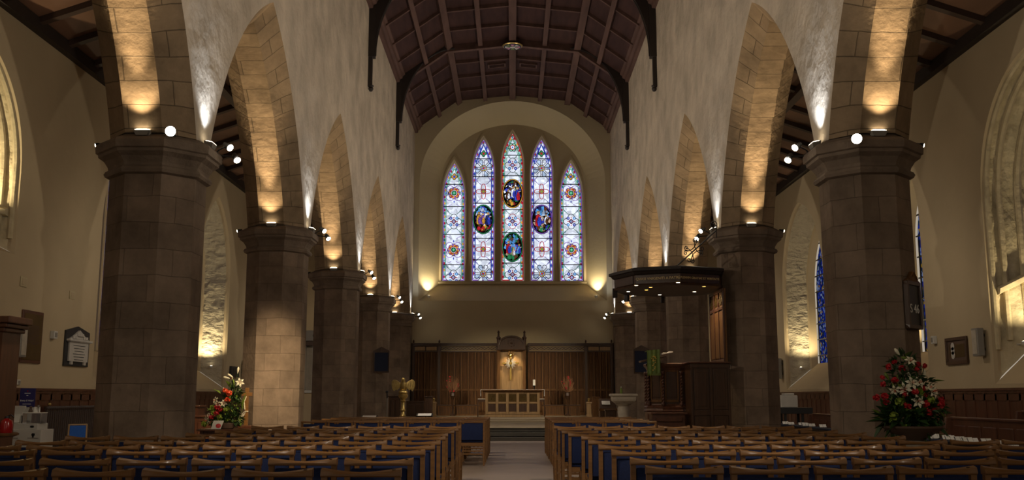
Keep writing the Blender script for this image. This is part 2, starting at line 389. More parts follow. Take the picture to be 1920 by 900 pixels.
# ---------------------------------------------------------------- aisles
def aisle(sx, side, wins, EAVE=8.68):
    TH_W = THS[sx]
    X = sx * XO; XR = sx * XG
    wins = sorted(wins); w = MB(); y = YN; g = 0
    def q(ya, yb, za, zb): w.poly([(X, ya, za), (X, yb, za), (X, yb, zb), (X, ya, zb)])
    for n, (yc, h, apex, spr, sill, rise, glass) in enumerate(wins):
        ya, yb = yc - h, yc + h
        q(y, ya, 0, EAVE + .1); q(ya, yb, 0, sill)
        P = arch_pts(ya, yb, spr, apex)
        for i in range(len(P) - 1): w.poly([(X, P[i][0], P[i][1]), (X, P[i + 1][0], P[i + 1][1]), (X, P[i + 1][0], EAVE + .1), (X, P[i][0], EAVE + .1)])
        y = yb
        # splayed reveal of rough stone
        sp = .34
        Pi = arch_pts(ya + sp, yb - sp, spr - .1, apex - .45)
        outer = [(ya, sill)] + P + [(yb, sill)]; inner = [(ya + sp, sill + rise)] + Pi + [(yb - sp, sill + rise)]
        # refine the straight jambs
        def dens(C, nn):
            a = [(C[0][0] + (C[1][0] - C[0][0]) * t / nn, C[0][1] + (C[1][1] - C[0][1]) * t / nn) for t in range(nn)]
            b = [(C[-2][0] + (C[-1][0] - C[-2][0]) * t / nn, C[-2][1] + (C[-1][1] - C[-2][1]) * t / nn) for t in range(1, nn + 1)]
            return a + C[1:-1] + b
        outer = dens(outer, 26); inner = dens(inner, 26)
        # plain plaster margin then rubble then plaster margin
        def lerp(t): return [(X + (XR - X) * t, a[0] + (b[0] - a[0]) * t, a[1] + (b[1] - a[1]) * t) for a, b in zip(outer, inner)]
        r = MB(); cuts = [0, .07, .14] + [.14 + .62 * i / 9 for i in range(1, 10)] + [.8, 1.0]
        rings = []
        for ci, t in enumerate(cuts):
            L = lerp(t)
            if 2 <= ci <= 11:
                out = []
                for pnt in L:
                    d = noise.noise(Vector(pnt) * 3.1) * .05 + noise.noise(Vector(pnt) * 8) * .025 - .05
                    cy, cz = yc, min(pnt[2], spr)
                    dv = Vector((0, cy - pnt[1], cz - pnt[2])); dv.normalize()
                    out.append(tuple(Vector(pnt) + dv * d))
                L = out
            rings.append(L)
        for a in range(len(cuts) - 1):
            mi = 1 if 2 <= a <= 10 else 0
            for i in range(len(outer) - 1): r.poly([rings[a][i], rings[a][i + 1], rings[a + 1][i + 1], rings[a + 1][i]], m=mi)
        # sloping sill
        r.poly([(X, ya, sill), (X, yb, sill), (XR, yb - sp, sill + rise), (XR, ya + sp, sill + rise)], m=0)
        if glass == 'stone':      # roll mouldings following the arch and a worn string course
            for t_, rad in ((.10, .055), (.30, .06), (.62, .07)):
                r.tube([Vector(p_) for p_ in lerp(t_)[4:-4]], rad, 7, m=2)
            for e_ in (1,):
                a_, b_ = Vector(lerp(.14)[-13]), Vector(lerp(.95)[-13])
                r.loft([[tuple(a_ + Vector(q_)) for q_ in ((0, .02, .1), (0, -.16, .05), (0, -.12, -.05), (0, .02, -.08))], [tuple(b_ + Vector(q_)) for q_ in ((0, .02, .1), (0, -.16, .05), (0, -.12, -.05), (0, .02, -.08))]], m=2)
        ro = r.build('window_reveal_trim', ['aisle', 'rubble' if glass != 'stone' else 'jambstone', 'stonecream'], recalc=False); struct(ro)
        # glass: two lights and a mullion
        wi = MB(); zb = sill + rise; Pg = arch_pts(ya + sp, yb - sp, spr - .1, apex - .45)
        pts = [(XR, ya + sp, zb)] + [(XR, a, b) for a, b in Pg] + [(XR, yb - sp, zb)]
        wi.poly([(XR + sx * .06, p[1], p[2]) for p in pts], m=0)
        for yy in ([yc] if h > 1.8 else []): wi.box(XR - sx * .12, XR + sx * .05, yy - .07, yy + .07, zb, apex - .5, m=1)
        z = zb + .25
        while z < apex - .6:
            wi.box(XR + sx * .01, XR + sx * .05, ya + sp, yb - sp, z, z + .03, m=2); z += .55
        for e in (ya + sp + .12, yb - sp - .12, yc - .2, yc + .2): wi.box(XR + sx * .02, XR + sx * .05, e - .015, e + .015, zb, spr, m=2)
        wo = wi.build('window_%s_%d' % (side, n + 1), ['aisleglass', 'aisle', 'lead']); struct(wo)
        bk = MB(); bk.box(XR + sx * .25, XR + sx * .3, ya - .3, yb + .3, sill - .2, apex + .3)
    q(y, YE, 0, EAVE + .1)
    struct(w.build('wall_%s_aisle' % side, 'aisle', recalc=False))
    e = MB(); e.box(sx * (W + TH_W - .05), sx * (XG + .4), YE, YE + .3, 0, 10.6); struct(e.build('wall_%s_aisle_east' % side, 'aisle'))
    # lean-to roof: boards, rafters, purlin, eaves beam
    zi = 10.05; xi = sx * (W + TH_W); rise = zi - EAVE
    def zz(x): return EAVE + rise * (abs(x) - XO) / (W + TH_W - XO)
    c = MB(); c.poly([(X, YN, EAVE), (X, YE, EAVE), (xi, YE, zi), (xi, YN, zi)], m=0)
    yy = 8.3
    L = math.hypot(rise, XO - W - TH_W); ang = math.atan2(rise, -(XO - W - TH_W))
    while yy < YE:
        for (x0, x1) in ((X, xi),):
            c.loft([[(X, yy, EAVE), (X, yy + .16, EAVE), (X, yy + .16, EAVE - .13), (X, yy, EAVE - .13)], [(xi, yy, zi), (xi, yy + .16, zi), (xi, yy + .16, zi - .13), (xi, yy, zi - .13)]], m=1)
        yy += 1.3
    for xm in (sx * 7.6,):
        c.loft([[(xm - .11, YN, zz(xm) - .02), (xm + .11, YN, zz(xm) - .02), (xm + .11, YN, zz(xm) - .2), (xm - .11, YN, zz(xm) - .2)], [(xm - .11, YE, zz(xm) - .02), (xm + .11, YE, zz(xm) - .02), (xm + .11, YE, zz(xm) - .2), (xm - .11, YE, zz(xm) - .2)]], m=1)
    c.box(X, X - sx * .16, YN, YE, EAVE - .24, EAVE + .02, m=2)
    struct(c.build('ceiling_%s_aisle' % side, ['aisleroof', 'aislebeam', 'truss']))
    # dado panelling
    d = MB(); DZ = 1.42
    d.box(X, X - sx * .03, 6, YE, 0, DZ - .05)
    d.box(X, X - sx * .09, 6, YE, DZ - .05, DZ); d.box(X, X - sx * .06, 6, YE, DZ - .1, DZ - .05); d.box(X, X - sx * .05, 6, YE, DZ - .24, DZ - .12)
    yy = 6.0
    while yy < YE:
        d.box(X, X - sx * .05, yy, yy + .07, .12, DZ - .12); yy += .47
    d.box(X, X - sx * .055, 6, YE, 0, .14)
    struct(d.build('trim_%s_dado' % side, 'oakred'))

m_ = bpy.data.materials.new('aisle_stained_glass'); m_.use_nodes = True; nt = m_.node_tree; nt.nodes.clear()
tc = nd(nt, 'ShaderNodeTexCoord'); vo = nd(nt, 'ShaderNodeTexVoronoi'); vo.inputs['Scale'].default_value = 13; nt.links.new(tc.outputs['Object'], vo.inputs['Vector'])
sp_ = nd(nt, 'ShaderNodeSeparateColor'); nt.links.new(vo.outputs['Color'], sp_.inputs[0])
cr_ = nd(nt, 'ShaderNodeValToRGB'); cr_.color_ramp.interpolation = 'CONSTANT'
for i_, (q_, c_) in enumerate(((0, (.01, .02, .16)), (.3, (.03, .06, .55)), (.55, (.02, .05, .09)), (.68, (.35, .45, .75)), (.82, (.6, .35, .05)), (.9, (.02, .03, .3)))):
    e_ = cr_.color_ramp.elements[i_] if i_ < 2 else cr_.color_ramp.elements.new(q_); e_.position = q_; e_.color = rgb(c_)
nt.links.new(sp_.outputs[0], cr_.inputs[0]); em_ = nd(nt, 'ShaderNodeEmission'); em_.inputs['Strength'].default_value = .26; nt.links.new(cr_.outputs[0], em_.inputs['Color'])
o_ = nd(nt, 'ShaderNodeOutputMaterial'); nt.links.new(em_.outputs[0], o_.inputs['Surface']); M['aisleglass'] = m_
#        centre, half, apex, spring, sill, sill rise, kind
aisle(-1, 'left', [(16.6, 2.15, 7.85, 5.6, 3.95, .55, 'stone'), (25.0, 2.35, 7.7, 5.3, 1.5, .9, ''), (31.55, 1.65, 7.70, 5.2, 1.5, .75, ''), (39.0, 1.75, 7.6, 5.2, 1.5, .9, '')])
aisle(1, 'right', [(17.62, 2.12, 7.7, 5.3, 1.5, 1.1, 'stone'), (24.405, 1.575, 7.45, 5.3, 1.5, .9, ''), (32.47, 2.33, 7.68, 4.9, 1.5, .9, ''), (39.5, 2.2, 7.6, 4.9, 1.5, .9, '')])

# ---------------------------------------------------------------- east wall and its window
YW = 44.5
OA, OB, OZ, OS = 4.18, 3.74, 10.86, 5.456
IA, IB, IZ, IS = 3.34, 2.87, 10.9, 6.30
def ell(a, b, zc, sill, n=40): return [(-a, sill)] + [(-a * math.cos(PI * i / n), zc + b * math.sin(PI * i / n)) for i in range(n + 1)] + [(a, sill)]
def ellz(x, a, b, zc): return zc + b * math.sqrt(max(0, 1 - (x / a) ** 2))
e = MB(); E = ell(OA, OB, OZ, OS)
ZT = 15.2
for i in range(1, len(E) - 2): e.poly([(E[i][0], YE, E[i][1]), (E[i + 1][0], YE, E[i + 1][1]), (E[i + 1][0], YE, ZT), (E[i][0], YE, ZT)])
for s in (-1, 1): e.poly([(s * OA, YE, OS), (s * (W + .1), YE, OS), (s * (W + .1), YE, ZT), (s * OA, YE, ZT)])
e.poly([(-W - .1, YE, 0), (W + .1, YE, 0), (W + .1, YE, OS), (-W - .1, YE, OS)])
I = ell(IA, IB, IZ, IS)
R0 = [(x, YE, z) for x, z in E]; R1 = [(x, YW, z) for x, z in I]
def mixr(t): return [tuple(Vector(a).lerp(Vector(b), t)) for a, b in zip(R0, R1)]
rr = [mixr(t) for t in (0, .25, .5, .75, 1)]
for a in range(4):
    for i in range(len(R0) - 1): e.poly([rr[a][i], rr[a][i + 1], rr[a + 1][i + 1], rr[a + 1][i]])
e.poly([(-OA, YE, OS), (OA, YE, OS), (IA, YW, IS), (-IA, YW, IS)])
# the inner wall with five lancets
LH = .545
LC = [(-2.70, 12.11), (-1.345, 13.24), (0, 13.54), (1.345, 13.24), (2.70, 12.11)]
LB = 6.45; LR = 1.75
xs = -IA; n = 14
def strip(xa, xb, lo, hi): e.poly([(xa, YW, lo(xa)), (xb, YW, lo(xb)), (xb, YW, hi(xb)), (xa, YW, hi(xa))])
hi = lambda x: ellz(x, IA, IB, IZ)
for c, top in LC + [(IA + LH, 0)]:
    xe = c - LH
    for k in range(6): strip(xs + (xe - xs) * k / 6, xs + (xe - xs) * (k + 1) / 6, lambda x: IS, hi)
    if top == 0: break
    A = arch_pts(c - LH, c + LH, top - LR, top)
    for i in range(len(A) - 1):
        e.poly([(A[i][0], YW, A[i][1]), (A[i + 1][0], YW, A[i + 1][1]), (A[i + 1][0], YW, max(A[i + 1][1], hi(A[i + 1][0]))), (A[i][0], YW, max(A[i][1], hi(A[i][0])))])
    e.poly([(c - LH, YW, IS), (c + LH, YW, IS), (c + LH, YW, LB), (c - LH, YW, LB)])
    ring = [(c - LH, LB)] + A + [(c + LH, LB)]
    h2 = LH - .05
    A2 = arch_pts(c - h2, c + h2, top - LR, top - .14); ring2 = [(c - h2, LB + .05)] + A2 + [(c + h2, LB + .05)]
    for i in range(len(ring)):
        j = (i + 1) % len(ring)
        e.poly([(ring[i][0], YW, ring[i][1]), (ring[j][0], YW, ring[j][1]), (ring2[j][0], YW + .22, ring2[j][1]), (ring2[i][0], YW + .22, ring2[i][1])])
    xs = c + LH
struct(e.build('wall_east', 'cream', recalc=False))
for (c, top) in LC:      # raised stone surround of each light
    t = MB(); h2 = LH + .055
    A = arch_pts(c - LH, c + LH, top - LR, top); B = arch_pts(c - h2, c + h2, top - LR, top + .16)
    a = [(c - LH, LB - .0)] + A + [(c + LH, LB)]; b = [(c - h2, LB - .0)] + B + [(c + h2, LB)]
    for i in range(len(a) - 1):
        t.poly([(a[i][0], YW - .05, a[i][1]), (a[i + 1][0], YW - .05, a[i + 1][1]), (b[i + 1][0], YW - .05, b[i + 1][1]), (b[i][0], YW - .05, b[i][1])])
        t.poly([(b[i][0], YW - .05, b[i][1]), (b[i + 1][0], YW - .05, b[i + 1][1]), (b[i + 1][0], YW + .01, b[i + 1][1]), (b[i][0], YW + .01, b[i][1])])
        t.poly([(a[i][0], YW - .05, a[i][1]), (a[i + 1][0], YW - .05, a[i + 1][1]), (a[i + 1][0], YW + .01, a[i + 1][1]), (a[i][0], YW + .01, a[i][1])])
    struct(t.build('window_surround_trim', 'cream', recalc=False))
t = MB(); t.box(-3.36, 3.36, YW - .08, YW + .02, 6.30, 6.42); struct(t.build('window_sill', 'cream', bevel=.02))

# ---------------------------------------------------------------- nave roof
RP = [(-4.16, 13.42), (-2.51, 14.61), (0, 14.87), (2.51, 14.61), (4.16, 13.42)]
c = MB()
for i in range(4):
    (x0, z0), (x1, z1) = RP[i], RP[i + 1]
    c.poly([(x0, YN, z0), (x1, YN, z1), (x1, YE, z1), (x0, YE, z0)], m=0)
def roof_rib_y(x, w, d):
    for i in range(4):
        if RP[i][0] - 1e-6 <= x <= RP[i + 1][0] + 1e-6:
            (x0, z0), (x1, z1) = RP[i], RP[i + 1]; z = z0 + (z1 - z0) * (x - x0) / (x1 - x0); dx, dz = x1 - x0, z1 - z0; l = math.hypot(dx, dz); dx /= l; dz /= l
            if abs(x) < .01: dx, dz = 1, 0
            break
    sec = [(x - dx * w / 2, z - dz * w / 2 + .02), (x + dx * w / 2, z + dz * w / 2 + .02), (x + dx * w / 2 + dz * d, z + dz * w / 2 - dx * d), (x - dx * w / 2 + dz * d, z - dz * w / 2 - dx * d)]
    c.loft([[(p[0], YN, p[1]) for p in sec], [(p[0], YE, p[1]) for p in sec]], m=1)
for x, w, d in ((0, .27, .2), (-1.25, .17, .16), (1.25, .17, .16), (-2.51, .25, .2), (2.51, .25, .2), (-3.38, .17, .16), (3.38, .17, .16)): roof_rib_y(x, w, d)
def roof_rib_x(y, w, d, m):
    up = [(x, z + .02) for x, z in RP]; lo = [(x, z - d) for x, z in RP]
    sec = up + lo[::-1]
    for i in range(4):
        q = [up[i], up[i + 1], lo[i + 1], lo[i]]
        c.loft([[(p[0], y - w / 2, p[1]) for p in q], [(p[0], y + w / 2, p[1]) for p in q]], m=m)
ys = 7.46
k = 0
while ys < YE - .1:
    roof_rib_x(ys, .09 if k % 4 else .20, .12 if k % 4 else .26, 1); ys += BAY / 4; k += 1
struct(c.build('ceiling', ['roof', 'rib']))
for s, side in ((-1, 'left'), (1, 'right')):      # moulded cornice
    c = MB(); sec = [(4.46, 13.08), (4.30, 13.10), (4.28, 13.22), (4.20, 13.26), (4.17, 13.36), (4.10, 13.40), (4.10, 13.50), (4.46, 13.52)]
    c.loft([[(s * x, YN, z) for x, z in sec], [(s * x, YE, z) for x, z in sec]])
    struct(c.build('trim_%s_cornice' % side, 'rib'))
# arched trusses on wall posts
for y in (29.06, 36.3, 21.83):
    for s in (-1, 1):
        t = MB(); hw = .13
        t.box(s * W, s * (W - .12), y - hw * .6, y + hw * .6, 10.62, 12.3)
        t.box(s * W, s * (W - .20), y - hw, y + hw, 11.55, 13.2)
        # spandrel brace: outer edge follows wall and roof, inner edge a quarter arch
        A = []; n = 16
        for i in range(n + 1):
            a = PI / 2 * i / n
            A.append((W - .20 - 2.0 * (1 - math.cos(a)) ** 1.0, 11.6 + 2.86 * math.sin(a)))
        outer = [(W - .05, 11.6), (W - .05, 12.3), (W - .05, 13.1)] + [(W - .05 - 1.9 * i / 13.0 if i else W - .05, 0) for i in range(0)]
        B = []
        for i in range(n + 1):
            x = A[i][0]; u = i / n
            xx = W - .04 if i < 6 else None
            if xx is None:
                v = (i - 6) / (n - 6); X_ = 4.16 + (2.51 - 4.16) * v - .0; B.append((X_, 13.42 + (14.61 - 13.42) * v + .01))
            else: B.append((xx, 11.6 + (13.35 - 11.6) * i / 6))
        for i in range(n):
            q = [A[i], A[i + 1], B[i + 1], B[i]]
            t.loft([[(s * p[0], y - hw * .7, p[1]) for p in q], [(s * p[0], y + hw * .7, p[1]) for p in q]])
        # thin moulded rim
        t.tube([(s * p[0], y, p[1]) for p in A], .035, 6)
        t.lathe([(.0, -.12), (.05, -.1), (.08, -.03), (.06, .02), (.085, .05), (.085, .08), (.0, .09)], (s * (W - .09), y, 10.58), 10)
        struct(t.build('truss_trim', 'truss'))
# carved boss and the vent frames of the roof
b = thing('ceiling_boss', 'small oval painted boss at the crown of the dark timber roof', 'boss', (0, 36.3, 14.60))
m = MB(); m.lathe([(0, 0), (.36, 0), (.40, .03), (.36, .07), (0, .08)], (0, 0, -.05), 24); m.build('rim', 'brass', b)
m = MB(); m.lathe([(.34, -.055), (.34, -.06), (0, -.06)], (0, 0, 0), 24, m=0)
for k in range(8):
    a = k * PI / 4; m.poly([(.07 * math.cos(a), .07 * math.sin(a), -.066), (.3 * math.cos(a - .3), .3 * math.sin(a - .3), -.066), (.3 * math.cos(a + .3), .3 * math.sin(a + .3), -.066)], m=1 + k % 3)
m.lathe([(.1, -.07), (.1, -.074), (0, -.074)], (0, 0, 0), 12, m=2)
m.build('painted_shield', ['boardblue', 'redpaint', 'white', 'green'], b)
VN = [(-1.9, 30.85, 'upper vent frame in the roof panel left of the crown beam'), (1.9, 30.85, 'upper vent frame in the roof panel right of the crown beam'), (-.65, 39.0, 'lower vent frame in the roof panel left of the crown beam'), (.65, 39.0, 'lower vent frame in the roof panel right of the crown beam')]
for x, y, lb in VN:
    v = thing('ceiling_vent', lb, 'vent', (x, y, 14.87 - abs(x) * .26 / 2.51 - .05), 0, 'vent frames in the nave roof')
    v.rotation_euler = (0, .1036 if x > 0 else -.1036, 0)
    m = MB()
    for q in ((-.36, .36, -.22, -.17), (-.36, .36, .17, .22), (-.36, -.31, -.17, .17), (.31, .36, -.17, .17)): m.box(q[0], q[1], q[2], q[3], -.04, .05)
    m.build('frame', 'rib', v)
    m = MB()
    for k in range(6): m.box(-.31, .31, -.15 + k * .055, -.125 + k * .055, -.01, .03)
    m.build('grille', 'roof', v)
# ================================================================== the chairs of the nave
def chair_parts(root, plain=False):
    hw = .238
    # back posts, leaning a little; they are the rear legs
    for s in (-1, 1):
        m = MB(); pts = [(s * (hw - .02), -.235, 0), (s * (hw - .02), -.20, .42), (s * (hw - .02), -.215, .79)]
        rings = []
        for (x, y, z), wd, dp in zip(pts, (.030, .036, .036), (.034, .046, .036)):
            rings.append([(x - wd / 2, y - dp / 2, z), (x + wd / 2, y - dp / 2, z), (x + wd / 2, y + dp / 2, z), (x - wd / 2, y + dp / 2, z)])
        m.loft(rings); m.build('leg', 'chair', root)
        m = MB(); rings = []
        for z, wd in ((0, .028), (.40, .036)):
            x, y = s * (hw - .02), .20; rings.append([(x - wd / 2, y - wd / 2, z), (x + wd / 2, y - wd / 2, z), (x + wd / 2, y + wd / 2, z), (x - wd / 2, y + wd / 2, z)])
        m.loft(rings); m.build('leg', 'chair', root)
    # top rail: deep, dished along its length, its upper face tipping back
    m = MB(); rings = []; n = 12
    for i in range(n + 1):
        t = -1 + 2 * i / n; x = t * hw; a = abs(t) ** 1.6
        if plain: a *= .35
        zt = .798 + .022 * a; yb = -.245 + (0 if plain else .012 * (1 - a)); yf = -.182 - .014 * (1 - a)
        rings.append([(x, yb + .006, .772), (x, yb, .780), (x, yb, .790), (x, yb + .010, zt - .004), (x, yf - .006, zt + .002 + .004 * a), (x, yf, zt - .006), (x, yf, .772)])
    m.loft(rings); r = m.build('top_rail', 'chair', root, smooth=.5)
    if not plain:
        m = MB(); m.lathe([(.0001, 0), (.011, 0), (.011, .003), (.0001, .003)], (hw - .045, -.212, .814), 10); m.build('peg_hole', 'plug', r)
    m = MB(); m.box(-hw + .042, hw - .042, -.222, -.186, .46, .752); m.build('backrest', 'blue', root, smooth=.6, bevel=.012)
    m = MB(); m.box(-hw + .012, hw - .012, -.185, .225, .415, .462); m.build('seat', 'blue', root, smooth=.6, bevel=.018)
    m = MB()
    m.box(-hw + .03, hw - .03, -.215, -.193, .355, .415); m.box(-hw + .03, hw - .03, .19, .212, .355, .415)
    for s in (-1, 1): m.box(s * (hw - .03), s * (hw - .012), -.19, .19, .355, .415)
    m.build('seat_frame', 'chair', root)
    m = MB()
    for z in (.20, .255): m.box(-hw + .03, hw - .03, -.228, -.212, z, z + .022)
    for k in range(5): m.box(-hw + .06 + k * .085, -.238 + .085 + k * .085, -.22, .12, .19, .202)
    for s in (-1, 1): m.box(s * (hw - .028), s * (hw - .012), -.215, .2, .16, .185)
    m.build('book_rack', 'chair', root)
ORD = ['first', 'second', 'third', 'fourth', 'fifth', 'sixth', 'seventh', 'eighth', 'ninth', 'tenth', 'eleventh', 'twelfth']
def make_proto(plain):
    t = thing('chair', 'x', 'chair'); chair_parts(t, plain); return t
protos = {}
def put_chair(x, y, rz, label, group, plain=False):
    key = plain
    if key not in protos:
        p = make_proto(plain); protos[key] = p; p.location = (x, y, 0); p.rotation_euler = (0, 0, rz); p['label'] = label; p['group'] = group; return p
    return dup(protos[key], (x, y, 0), rz, label, group)
HB = .4625
LD = [146, 125, 106.5, 97, 88, 79, 73, 66.6, 62.5, 58.4]; LX = [.634, .659, .686, .674, .688, .712, .739, .73, .73, .74]
LE = [5.2, 5.2, 5.2, 5.2, 5.2, 5.2, 3.95, 3.95, 3.95, 3.95]
RD = [141, 124, 108, 96.7, 87, 78.7, 72.5, 67, 61.8, 58.3]; RX = [.80, .806, .781, .75, .739, .739, .65, .618, .61, .597]
RE = [6.5, 6.5, 6.5, 6.5, 6.2, 4.4, 4.3, 4.3, 4.3, 4.3]
chairs_at = {}
for side, D, XI, XE, p, sg in (('left', LD, LX, LE, .53, -1), ('right', RD, RX, RE, .518, 1)):
    for r in range(10):
        Y = HB * 1888 / D[r]; k = 0
        while True:
            x = XI[r] + p * (k + .5)
            if x + p * .5 > XE[r] + .02: break
            if (x - .2) / Y * FOC / COT > 961 - (0 if sg < 0 else 2): break
            lab = 'blue-backed wooden chair %s of the aisle, %s row from the camera, %s from the aisle' % (side, ORD[r], ORD[k])
            jr = random.uniform(-.02, .02)
            o = put_chair(sg * x, Y + .245 + random.uniform(-.012, .012), jr, lab, 'chairs of the near seating block')
            chairs_at[(side, r, k)] = o; k += 1
for side, x0, n, sg in (('left', .50, 7, -1), ('right', .72, 4, 1)):
    for r in range(5):
        for k in range(n):
            if r > 0 and False: continue
            Y = 18.5 + r * 1.0
            lab = 'blue-backed chair in the %s block before the chancel steps, %s row, %s from the aisle' % (side, ORD[r], ORD[k])
            put_chair(sg * (x0 + .487 * (k + .5)), Y + .245, random.uniform(-.015, .015), lab, 'chairs of the block before the chancel', True)
# service sheets and hymn books lying in reach of the aisle
def book(loc, rz, tilt, label, name='hymn_book', w=.13, h=.20, d=.022, cover='boardblue'):
    b = thing(name, label, 'book', loc, rz, 'books on the chairs')
    b.rotation_euler = (tilt, 0, rz)
    m = MB(); m.box(-w / 2, w / 2, -d / 2, -d / 2 + .003, 0, h); m.box(-w / 2, w / 2, d / 2 - .003, d / 2, 0, h); m.box(-w / 2, -w / 2 + .004, -d / 2, d / 2, 0, h); m.build('cover', cover, b)
    m = MB(); m.box(-w / 2 + .004, w / 2 - .004, -d / 2 + .003, d / 2 - .003, .004, h - .004); m.build('pages', 'paper', b)
    return b
for side, r, k, dx, rz in (('right', 2, 0, .02, .3), ('right', 3, 0, -.03, -.2), ('right', 4, 0, .05, .1), ('left', 2, 0, .1, .2), ('left', 3, 0, .12, -.1), ('left', 5, 0, .05, .15), ('right', 6, 0, .0, .1)):
    c = chairs_at[(side, r, k)]
    book((c.location.x + dx, c.location.y - .05, .464), rz, -.0, 'white-edged hymn book standing on the aisle seat %s of the aisle, %s row' % (side, ORD[r]))
# ================================================================== stained glass of the five lancets
GC = [('g_white', (.80, .86, 1.0), 1.05), ('g_pale', (.55, .70, .95), .85), ('g_blue', (.06, .09, .75), .75), ('g_violet', (.32, .14, .70), .7), ('g_red', (.75, .03, .05), .62), ('g_green', (.05, .42, .16), .62),
      ('g_amber', (.95, .48, .06), .75), ('g_sky', (.12, .42, .95), .85), ('g_mint', (.30, .75, .55), .8), ('g_flesh', (.85, .58, .42), .7), ('g_brown', (.20, .07, .03), .6), ('g_navy', (.03, .05, .25), .6)]
for nme, c, s in GC: M[nme] = lit_glass(nme, c, s, scale=7, var=.4)
GM = [g[0] for g in GC] + ['lead']
WH, PALE, BLU, VIO, RED, GRN, AMB, SKY, MINT, FLE, BRN, NAV, LEAD = range(13)
class Glass:
    """flat leaded pieces, each layer a hair nearer than the last"""
    def __init__(s, cx, y): s.b = MB(); s.cx = cx; s.y = y; s.k = 0
    def poly(s, pts, m, lay): s.b.poly([(s.cx + x, s.y - lay * .006, z) for x, z in pts], m=m)
    def disk(s, x, z, r, m, lay, n=18, sx=1, sz=1): s.poly([(x + sx * r * math.cos(2 * PI * i / n), z + sz * r * math.sin(2 * PI * i / n)) for i in range(n)], m, lay)
    def ring(s, x, z, r0, r1, m, lay, n=20, sx=1, sz=1):
        for i in range(n):
            a, b = 2 * PI * i / n, 2 * PI * (i + 1) / n
            mm = m[i % len(m)] if isinstance(m, (list, tuple)) else m
            s.poly([(x + sx * r0 * math.cos(a), z + sz * r0 * math.sin(a)), (x + sx * r1 * math.cos(a), z + sz * r1 * math.sin(a)), (x + sx * r1 * math.cos(b), z + sz * r1 * math.sin(b)), (x + sx * r0 * math.cos(b), z + sz * r0 * math.sin(b))], mm, lay)
    def line(s, pts, w, m, lay):
        for (x0, z0), (x1, z1) in zip(pts, pts[1:]):
            d = math.hypot(x1 - x0, z1 - z0)
            if d < 1e-6: continue
            nx, nz = -(z1 - z0) / d * w / 2, (x1 - x0) / d * w / 2
            s.poly([(x0 + nx, z0 + nz), (x1 + nx, z1 + nz), (x1 - nx, z1 - nz), (x0 - nx, z0 - nz)], m, lay)
    def foil(s, x, z, R, r, n, m, lay, rot=0, col=None):
        """outline of a many-lobed medallion, filled if col is given"""
        pts = []
        for k in range(n):
            a = rot + 2 * PI * k / n; px, pz = x + R * math.cos(a), z + R * math.sin(a)
            for j in range(9):
                b = a - PI * .62 + PI * 1.24 * j / 8; pts.append((px + r * math.cos(b), pz + r * math.sin(b)))
        if col is not None: s.poly(pts, col, lay)
        s.line(pts + pts[:1], .028, m, lay + 1)
def medallion_wheel(g, z):
    g.foil(0, z, .26, .17, 4, VIO, 3, PI / 4, WH)
    for a in range(4): g.disk(.36 * math.cos(a * PI / 2), z + .40 * math.sin(a * PI / 2), .045, BLU, 5, 8, .6, 1.3)
    g.foil(0, z, .19, .09, 8, LEAD, 5, 0, AMB); g.ring(0, z, .19, .245, [VIO, AMB, RED, AMB], 7, 16); g.ring(0, z, .245, .262, VIO, 8)
    g.disk(0, z, .17, LEAD, 8); g.ring(0, z, .135, .165, RED, 9); g.ring(0, z, .12, .14, WH, 9)
    g.disk(0, z, .115, GRN, 10, 4); g.disk(0, z, .05, MINT, 11, 4)
def medallion_quatre(g, z, edge=LEAD):
    g.foil(0, z, .20, .15, 4, edge, 3, 0, WH)
    for a in range(4):
        x, zz = .20 * math.cos(PI / 4 + a * PI / 2), z + .22 * math.sin(PI / 4 + a * PI / 2)
        g.disk(x, zz, .075, LEAD, 5, 12); g.disk(x, zz, .062, BLU if a % 2 else SKY, 6, 12); g.disk(x, zz, .025, WH, 7, 8)
        x, zz = .15 * math.cos(a * PI / 2), z + .17 * math.sin(a * PI / 2); g.disk(x, zz, .032, RED, 6, 6)
    g.foil(0, z, .055, .05, 4, LEAD, 6, 0, RED); g.disk(0, z, .06, SKY, 8, 8); g.disk(0, z, .026, AMB, 9, 6)
def medallion_flower(g, z):
    for k in range(8):
        a = k * PI / 4 + PI / 8; c_, s_ = math.cos(a), math.sin(a)
        pts = [(.10 * c_, .10 * s_)] + [(.30 * c_ + .105 * math.cos(a + b), .32 * s_ + .105 * math.sin(a + b)) for b in [(-1.3 + .325 * j) for j in range(9)]]
        pts = [(x, z + y) for x, y in pts]; g.poly(pts, WH if k % 2 else PALE, 3); g.line(pts + pts[:1], .028, LEAD, 4)
    g.ring(0, z, .12, .15, LEAD, 5, 8); g.disk(0, z, .135, AMB, 6, 8); g.ring(0, z, .06, .105, [BLU, SKY, GRN, SKY], 7, 8); g.disk(0, z, .05, RED, 8, 8)
def medallion_star(g, z):
    pts = []
    for k in range(32):
        a = 2 * PI * k / 32; r = .245 + .10 * math.cos(4 * a) + .0 * math.cos(8 * a); pts.append((r * math.cos(a), z + r * 1.05 * math.sin(a)))
    g.poly(pts, WH, 3); g.line(pts + pts[:1], .032, RED, 5)
    g.foil(0, z, .075, .055, 4, LEAD, 5, PI / 4, VIO); g.foil(0, z, .075, .045, 4, RED, 6, 0, AMB); g.disk(0, z, .06, GRN, 8, 10); g.disk(0, z, .025, AMB, 9, 6)
